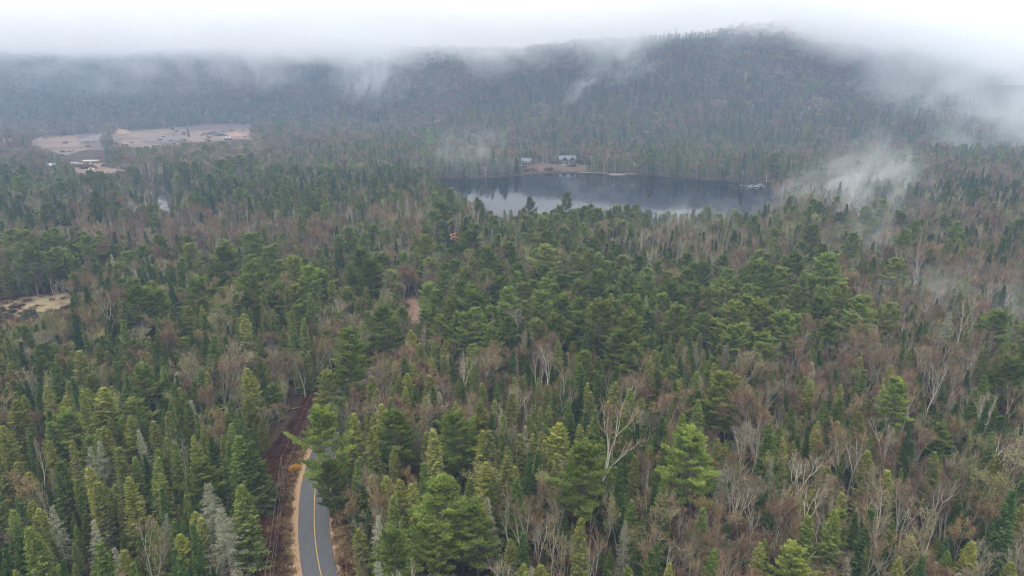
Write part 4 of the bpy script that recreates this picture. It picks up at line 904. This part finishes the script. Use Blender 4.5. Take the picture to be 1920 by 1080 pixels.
def digger(px, py, label, rz):
    x, y, z = flat_pad(px, py); r = empty('excavator', (x, y, z + .3), rz, label, 'excavator', 'excavators in the gravel pit')
    for s_ in (-1.3, 1.3):
        b = Buf(); tube(b, [(-2, s_, .5), (2, s_, .5)], [.5, .5], 8); boxb(b, -2, 2, s_ - .3, s_ + .3, .05, .95); obj('track', b.mesh('track', [m_tyre]), r)
    b = Buf(); boxb(b, -2.1, 1.6, -1.4, 1.4, 1.05, 2.3); obj('body', b.mesh('body', [m_yel]), r)
    b = Buf(); boxb(b, .1, 1.5, -1.35, -.2, 2.3, 3.3); obj('cab', b.mesh('cab', [m_glass]), r)
    b = Buf(); tube(b, [(1.5, .3, 1.8), (4, .3, 4.6), (6.2, .3, 4.0)], [.3, .26, .2], 6); tube(b, [(6.2, .3, 4.0), (6.6, .3, 2.2), (6.3, .3, 1.0)], [.2, .18, .15], 6); obj('arm', b.mesh('arm', [m_yel]), r)
    b = Buf(); boxb(b, 5.6, 6.6, -.2, .8, .3, 1.1); obj('bucket', b.mesh('bucket', [m_tyre]), r)
digger(307, 257, 'excavator beside the grey heap in the middle of the pit', .4); digger(388, 262, 'excavator at the near edge of the pit before the black heap', 2.6)
# the small settlement below the pit
def hut(name, px, py, w, d_, h, rh, wallm, roofm, label, cat, rz=0):
    x, y, z = flat_pad(px, py); r = empty(name, (x, y, z), rz, label, cat)
    b = Buf(); boxb(b, -w / 2, w / 2, 0, d_, -1, h); side_tri(b, -w / 2, 0, d_, h, h + rh); side_tri(b, w / 2 - .12, 0, d_, h, h + rh); obj('wall', b.mesh('wall', [wallm]), r)
    b = Buf(); gable_roof(b, -w / 2, w / 2, 0, d_, h + .02, h + rh + .08, over=.35); obj('roof', b.mesh('roof', [roofm]), r)
    for k_ in (-.25, .25): windowp(r, w * k_, 0, h * .35, 1.2, 1.0)
    b = Buf(); boxb(b, -.45, .45, -.08, -.003, 0, 2.0); obj('door', b.mesh('door', [m_trim]), r)
m_pw = mat('pale_siding', (.40, .37, .35), .7); m_wr = mat('white_roof', (.52, .55, .58), .5); m_br = mat('brown_siding', (.2, .14, .11))
hut('small_house', 96, 316, 9, 7, 3, 1.8, m_br, m_wr, 'small house with white roof among trees below the pit', 'house', .2)
hut('trailer_home', 140, 311, 8, 4, 3.2, .5, m_pw, m_pw, 'pale boxy trailer below the pit', 'trailer', 0)
hut('long_shed', 170, 307, 17, 6, 2.6, 1.0, m_br, m_pw, 'long low pale-roofed shed behind the trailer', 'shed', .05)
hut('long_shed', 225, 316, 20, 6, 2.4, .8, m_br, m_metal, 'long grey-roofed shed at the east end of the yard', 'shed', -.05)
car(171, 319.5, (.8, .76, .72), 'cream pickup parked in the yard below the long shed', .1, 'van', 2.2, 6.0)
# driftwood log at the far shore, foam at the inflow
x, y = on_plane(1160, 327.5, -1.2); b = Buf(); tube(b, [(-9, 2.5, .2), (-3, .6, .35), (4, -1.6, .2), (7, -2.3, 0)], [.35, .4, .3, .12], 7)
tag(obj('driftwood', b.mesh('driftwood', [bark_birch], True), None, (x, y, -1.4)), 'pale driftwood log off the sand spit', 'log')
m_foam = mat('foam', (.5, .53, .56), .7); b = Buf(); rs = np.random.default_rng(12)
for _ in range(55):
    px_ = 1432 - abs(rs.normal(0, 26)); py_ = 349 + rs.normal(0, 2.4) - (1432 - px_) * .04; X0, Y0 = on_plane(px_, py_, WATER_Z)
    w = rs.uniform(.5, 2.2); d_ = rs.uniform(.06, .15); a = np.linspace(0, 6.283, 9)[:-1]; rz_ = rs.normal(.25, .2)
    P = np.stack([np.cos(a) * w * rs.uniform(.7, 1.2, 8), np.sin(a) * d_ * rs.uniform(.7, 1.2, 8)], 1); P = P @ np.array([[math.cos(rz_), math.sin(rz_)], [-math.sin(rz_), math.cos(rz_)]])
    zt = WATER_Z + .03 + rs.uniform(0, .12); V = [(X0 + p[0], Y0 + p[1], WATER_Z + .01) for p in P] + [(X0 + p[0] * .7, Y0 + p[1] * .7, zt) for p in P]
    b.add(V, [(i, (i + 1) % 8, 8 + (i + 1) % 8, 8 + i) for i in range(8)]); b.add(V[8:], [tuple(range(8))])
tag(obj('rapids_foam', b.mesh('rapids_foam', [m_foam])), 'white rapids where the river enters the lake', kind='stuff')

# ------------------------------------------------------------------ haze and mist
def vol_mat(name, col, dens, aniso=.0):
    m = bpy.data.materials.new(name); m.use_nodes = True; T = m.node_tree; T.nodes.clear()
    o = N(m, 'ShaderNodeOutputMaterial'); v = N(m, 'ShaderNodeVolumePrincipled'); v.inputs['Color'].default_value = (*col, 1); v.inputs['Density'].default_value = dens; v.inputs['Anisotropy'].default_value = aniso
    T.links.new(v.outputs[0], o.inputs['Volume']); return m, v
hm, _ = vol_mat('haze', (.50, .68, 1.0), .00028)
b = Buf(); boxb(b, -3500, 3500, -620, 3300, float(GZ.min()) - 8, 330)
tag(obj('haze', b.mesh('haze', [hm])), 'pale blue haze over the whole valley', kind='stuff')

def mist(px, py, Y, w, h, depth, dens, label, rot=0.0, nscale=2.2, thr=.42, stretch=(1, 1, 1), seed=0.0, name='mist'):
    d = pixdir(px, py); t_ = Y / d[1]; c = (d[0] * t_, Y, CAM_H + d[2] * t_)
    m, v = vol_mat(name, (.93, .96, 1.0), 0); L = m.node_tree.links
    tc_ = N(m, 'ShaderNodeTexCoord'); mp_ = N(m, 'ShaderNodeMapping'); mp_.inputs['Location'].default_value = (seed, seed * 1.7, seed * .6); mp_.inputs['Scale'].default_value = stretch
    nz_ = N(m, 'ShaderNodeTexNoise'); nz_.inputs['Scale'].default_value = nscale; nz_.inputs['Detail'].default_value = 4; nz_.inputs['Roughness'].default_value = .6; nz_.inputs['Distortion'].default_value = .6
    ln_ = N(m, 'ShaderNodeVectorMath', operation='LENGTH'); mr = N(m, 'ShaderNodeMapRange'); mr.inputs['From Min'].default_value = .25; mr.inputs['From Max'].default_value = 1.0; mr.inputs['To Min'].default_value = 1; mr.inputs['To Max'].default_value = 0
    mr2 = N(m, 'ShaderNodeMapRange'); mr2.inputs['From Min'].default_value = thr; mr2.inputs['From Max'].default_value = thr + .28
    mu = N(m, 'ShaderNodeMath', operation='MULTIPLY'); mu2 = N(m, 'ShaderNodeMath', operation='MULTIPLY'); mu2.inputs[1].default_value = dens
    L.new(tc_.outputs['Object'], mp_.inputs[0]); L.new(mp_.outputs[0], nz_.inputs['Vector']); L.new(tc_.outputs['Object'], ln_.inputs[0]); L.new(ln_.outputs['Value'], mr.inputs['Value'])
    L.new(nz_.outputs['Fac'], mr2.inputs['Value']); L.new(mr.outputs[0], mu.inputs[0]); L.new(mr2.outputs[0], mu.inputs[1]); L.new(mu.outputs[0], mu2.inputs[0]); L.new(mu2.outputs[0], v.inputs['Density'])
    bb = Buf(); q_ = 14; r_ = 10; th = np.linspace(0, math.pi, r_); ph = np.arange(q_) * 2 * math.pi / q_
    V = [(math.sin(a) * math.cos(p), math.sin(a) * math.sin(p), math.cos(a)) for a in th for p in ph]
    bb.add(V, [(i * q_ + j, (i + 1) * q_ + j, (i + 1) * q_ + (j + 1) % q_, i * q_ + (j + 1) % q_) for i in range(r_ - 1) for j in range(q_)])
    o = obj(name, bb.mesh(name, [m])); o.location = c; o.scale = (w / 2, depth / 2, h / 2); o.rotation_euler = (0, rot, 0)
    return tag(o, label, kind='stuff')
# low cloud deck wrapping the hill tops
def cloud_bank():
    m, v = vol_mat('low_cloud', (.97, .98, 1.0), 0); L = m.node_tree.links
    tc_ = N(m, 'ShaderNodeTexCoord'); sp_ = N(m, 'ShaderNodeSeparateXYZ'); L.new(tc_.outputs['Object'], sp_.inputs[0])
    nz_ = N(m, 'ShaderNodeTexNoise'); nz_.inputs['Scale'].default_value = .0042; nz_.inputs['Detail'].default_value = 4; nz_.inputs['Roughness'].default_value = .6; L.new(tc_.outputs['Object'], nz_.inputs['Vector'])
    # base height of the cloud: lower to the west, lifted over the peak
    mx = N(m, 'ShaderNodeMapRange', interpolation_type='SMOOTHERSTEP'); mx.inputs['From Min'].default_value = -300; mx.inputs['From Max'].default_value = 700; mx.inputs['To Min'].default_value = 152; mx.inputs['To Max'].default_value = 174; L.new(sp_.outputs['X'], mx.inputs['Value'])
    mx2 = N(m, 'ShaderNodeMapRange', interpolation_type='SMOOTHERSTEP'); mx2.inputs['From Min'].default_value = 420; mx2.inputs['From Max'].default_value = 900; mx2.inputs['To Min'].default_value = 0; mx2.inputs['To Max'].default_value = -85; L.new(sp_.outputs['X'], mx2.inputs['Value'])
    ad = N(m, 'ShaderNodeMath', operation='ADD'); L.new(mx.outputs[0], ad.inputs[0]); L.new(mx2.outputs[0], ad.inputs[1])
    sb = N(m, 'ShaderNodeMath', operation='SUBTRACT'); L.new(sp_.outputs['Z'], sb.inputs[0]); L.new(ad.outputs[0], sb.inputs[1])
    nm = N(m, 'ShaderNodeMath', operation='MULTIPLY_ADD'); nm.inputs[1].default_value = 260; nm.inputs[2].default_value = -130; L.new(nz_.outputs['Fac'], nm.inputs[0])
    ad2 = N(m, 'ShaderNodeMath', operation='ADD'); L.new(sb.outputs[0], ad2.inputs[0]); L.new(nm.outputs[0], ad2.inputs[1])
    mr = N(m, 'ShaderNodeMapRange', interpolation_type='SMOOTHSTEP'); mr.inputs['From Min'].default_value = -25; mr.inputs['From Max'].default_value = 55; mr.inputs['To Max'].default_value = .012; L.new(ad2.outputs[0], mr.inputs['Value'])
    tp = N(m, 'ShaderNodeMapRange', interpolation_type='SMOOTHSTEP'); tp.inputs['From Min'].default_value = 20; tp.inputs['From Max'].default_value = 110; tp.inputs['To Min'].default_value = 1; tp.inputs['To Max'].default_value = 0; L.new(sb.outputs[0], tp.inputs['Value'])
    ml = N(m, 'ShaderNodeMath', operation='MULTIPLY'); L.new(mr.outputs[0], ml.inputs[0]); L.new(tp.outputs[0], ml.inputs[1])
    L.new(ml.outputs[0], v.inputs['Density'])
    bb = Buf(); boxb(bb, -2400, 2400, 1050, 2350, 80, 310); tag(obj('low_cloud', bb.mesh('low_cloud', [m])), 'white low cloud wrapping the tops of the hills', kind='stuff')
cloud_bank()
mist(1605, 400, 420, 95, 125, 60, .034, 'thin mist plume rising from the east woods', .16, 2.3, .47, (1.9, 1, .7), 3.1)
mist(1560, 345, 470, 120, 42, 60, .04, 'upper drift of mist above the plume', -.35, 2.2, .47, (1.5, 1, 1.0), 7.7)
mist(1680, 335, 520, 80, 55, 60, .03, 'side drift of mist just east of the plume', .5, 2.2, .47, (1.6, 1, .6), 17.7)
mist(1610, 520, 320, 44, 80, 40, .045, 'foot of the mist plume among the pines', .1, 2.0, .44, (1.8, 1, .8), 21.3)
mist(1330, 440, 370, 100, 50, 60, .02, 'faint mist over the trees at the near shore of the lake', .2, 2.2, .46, (1.4, 1, .5), 1.3)
mist(1130, 350, 540, 90, 24, 60, .007, 'thin mist over the middle of the lake', 0, 2.0, .47, (1.6, 1, .8), 9.2)
mist(880, 285, 640, 110, 60, 80, .014, 'faint mist among the far-shore birches', 0, 2.2, .46, (1.9, 1, .8), 5.5)
mist(1830, 165, 1050, 420, 300, 260, .012, 'broad bank of mist on the east slope', .5, 1.7, .38, (1.4, 1, .9), 2.2)
mist(1890, 235, 800, 200, 120, 150, .014, 'low tail of the mist bank on the east slope', -.4, 1.7, .40, (1.5, 1, .8), 22.2)
mist(1850, 640, 240, 110, 60, 60, .035, 'thin mist over the spruces at the east edge', .2, 2.2, .45, (1.4, 1, .6), 8.1)
mist(690, 120, 1250, 180, 170, 150, .02, 'bright wisp of cloud hanging down the west hill', .25, 1.9, .43, (1.6, 1, .75), 4.4)
mist(1150, 100, 1150, 180, 130, 150, .018, 'ragged wisp on the middle ridge', .5, 2.2, .46, (1.5, 1, .8), 6.3)
mist(1090, 165, 1050, 90, 36, 80, .02, 'small slanting wisp low on the middle ridge', -.7, 2.0, .45, (1, 1, .8), 11.3)
mist(230, 120, 1400, 620, 150, 250, .007, 'pale veil across the west hill', 0, 2.2, .42, (1.9, 1, .8), 12.9)
mist(450, 105, 1350, 300, 130, 200, .014, 'bright shred of cloud on the west hill', .3, 2.2, .43, (1.6, 1, .8), 31.9)
mist(930, 85, 1250, 300, 90, 150, .012, 'fringe of cloud along the low middle ridge', .1, 2.2, .43, (1.8, 1, .8), 41.9)
mist(1600, 60, 1200, 420, 130, 150, .02, 'torn wisps across the peak', .3, 2.2, .42, (1.5, 1, .8), 15.2)
mist(180, 400, 480, 200, 60, 120, .005, 'thin blue mist over the spruces by the river', 0, 1.5, .38, (1, 1, 1), 19.5)
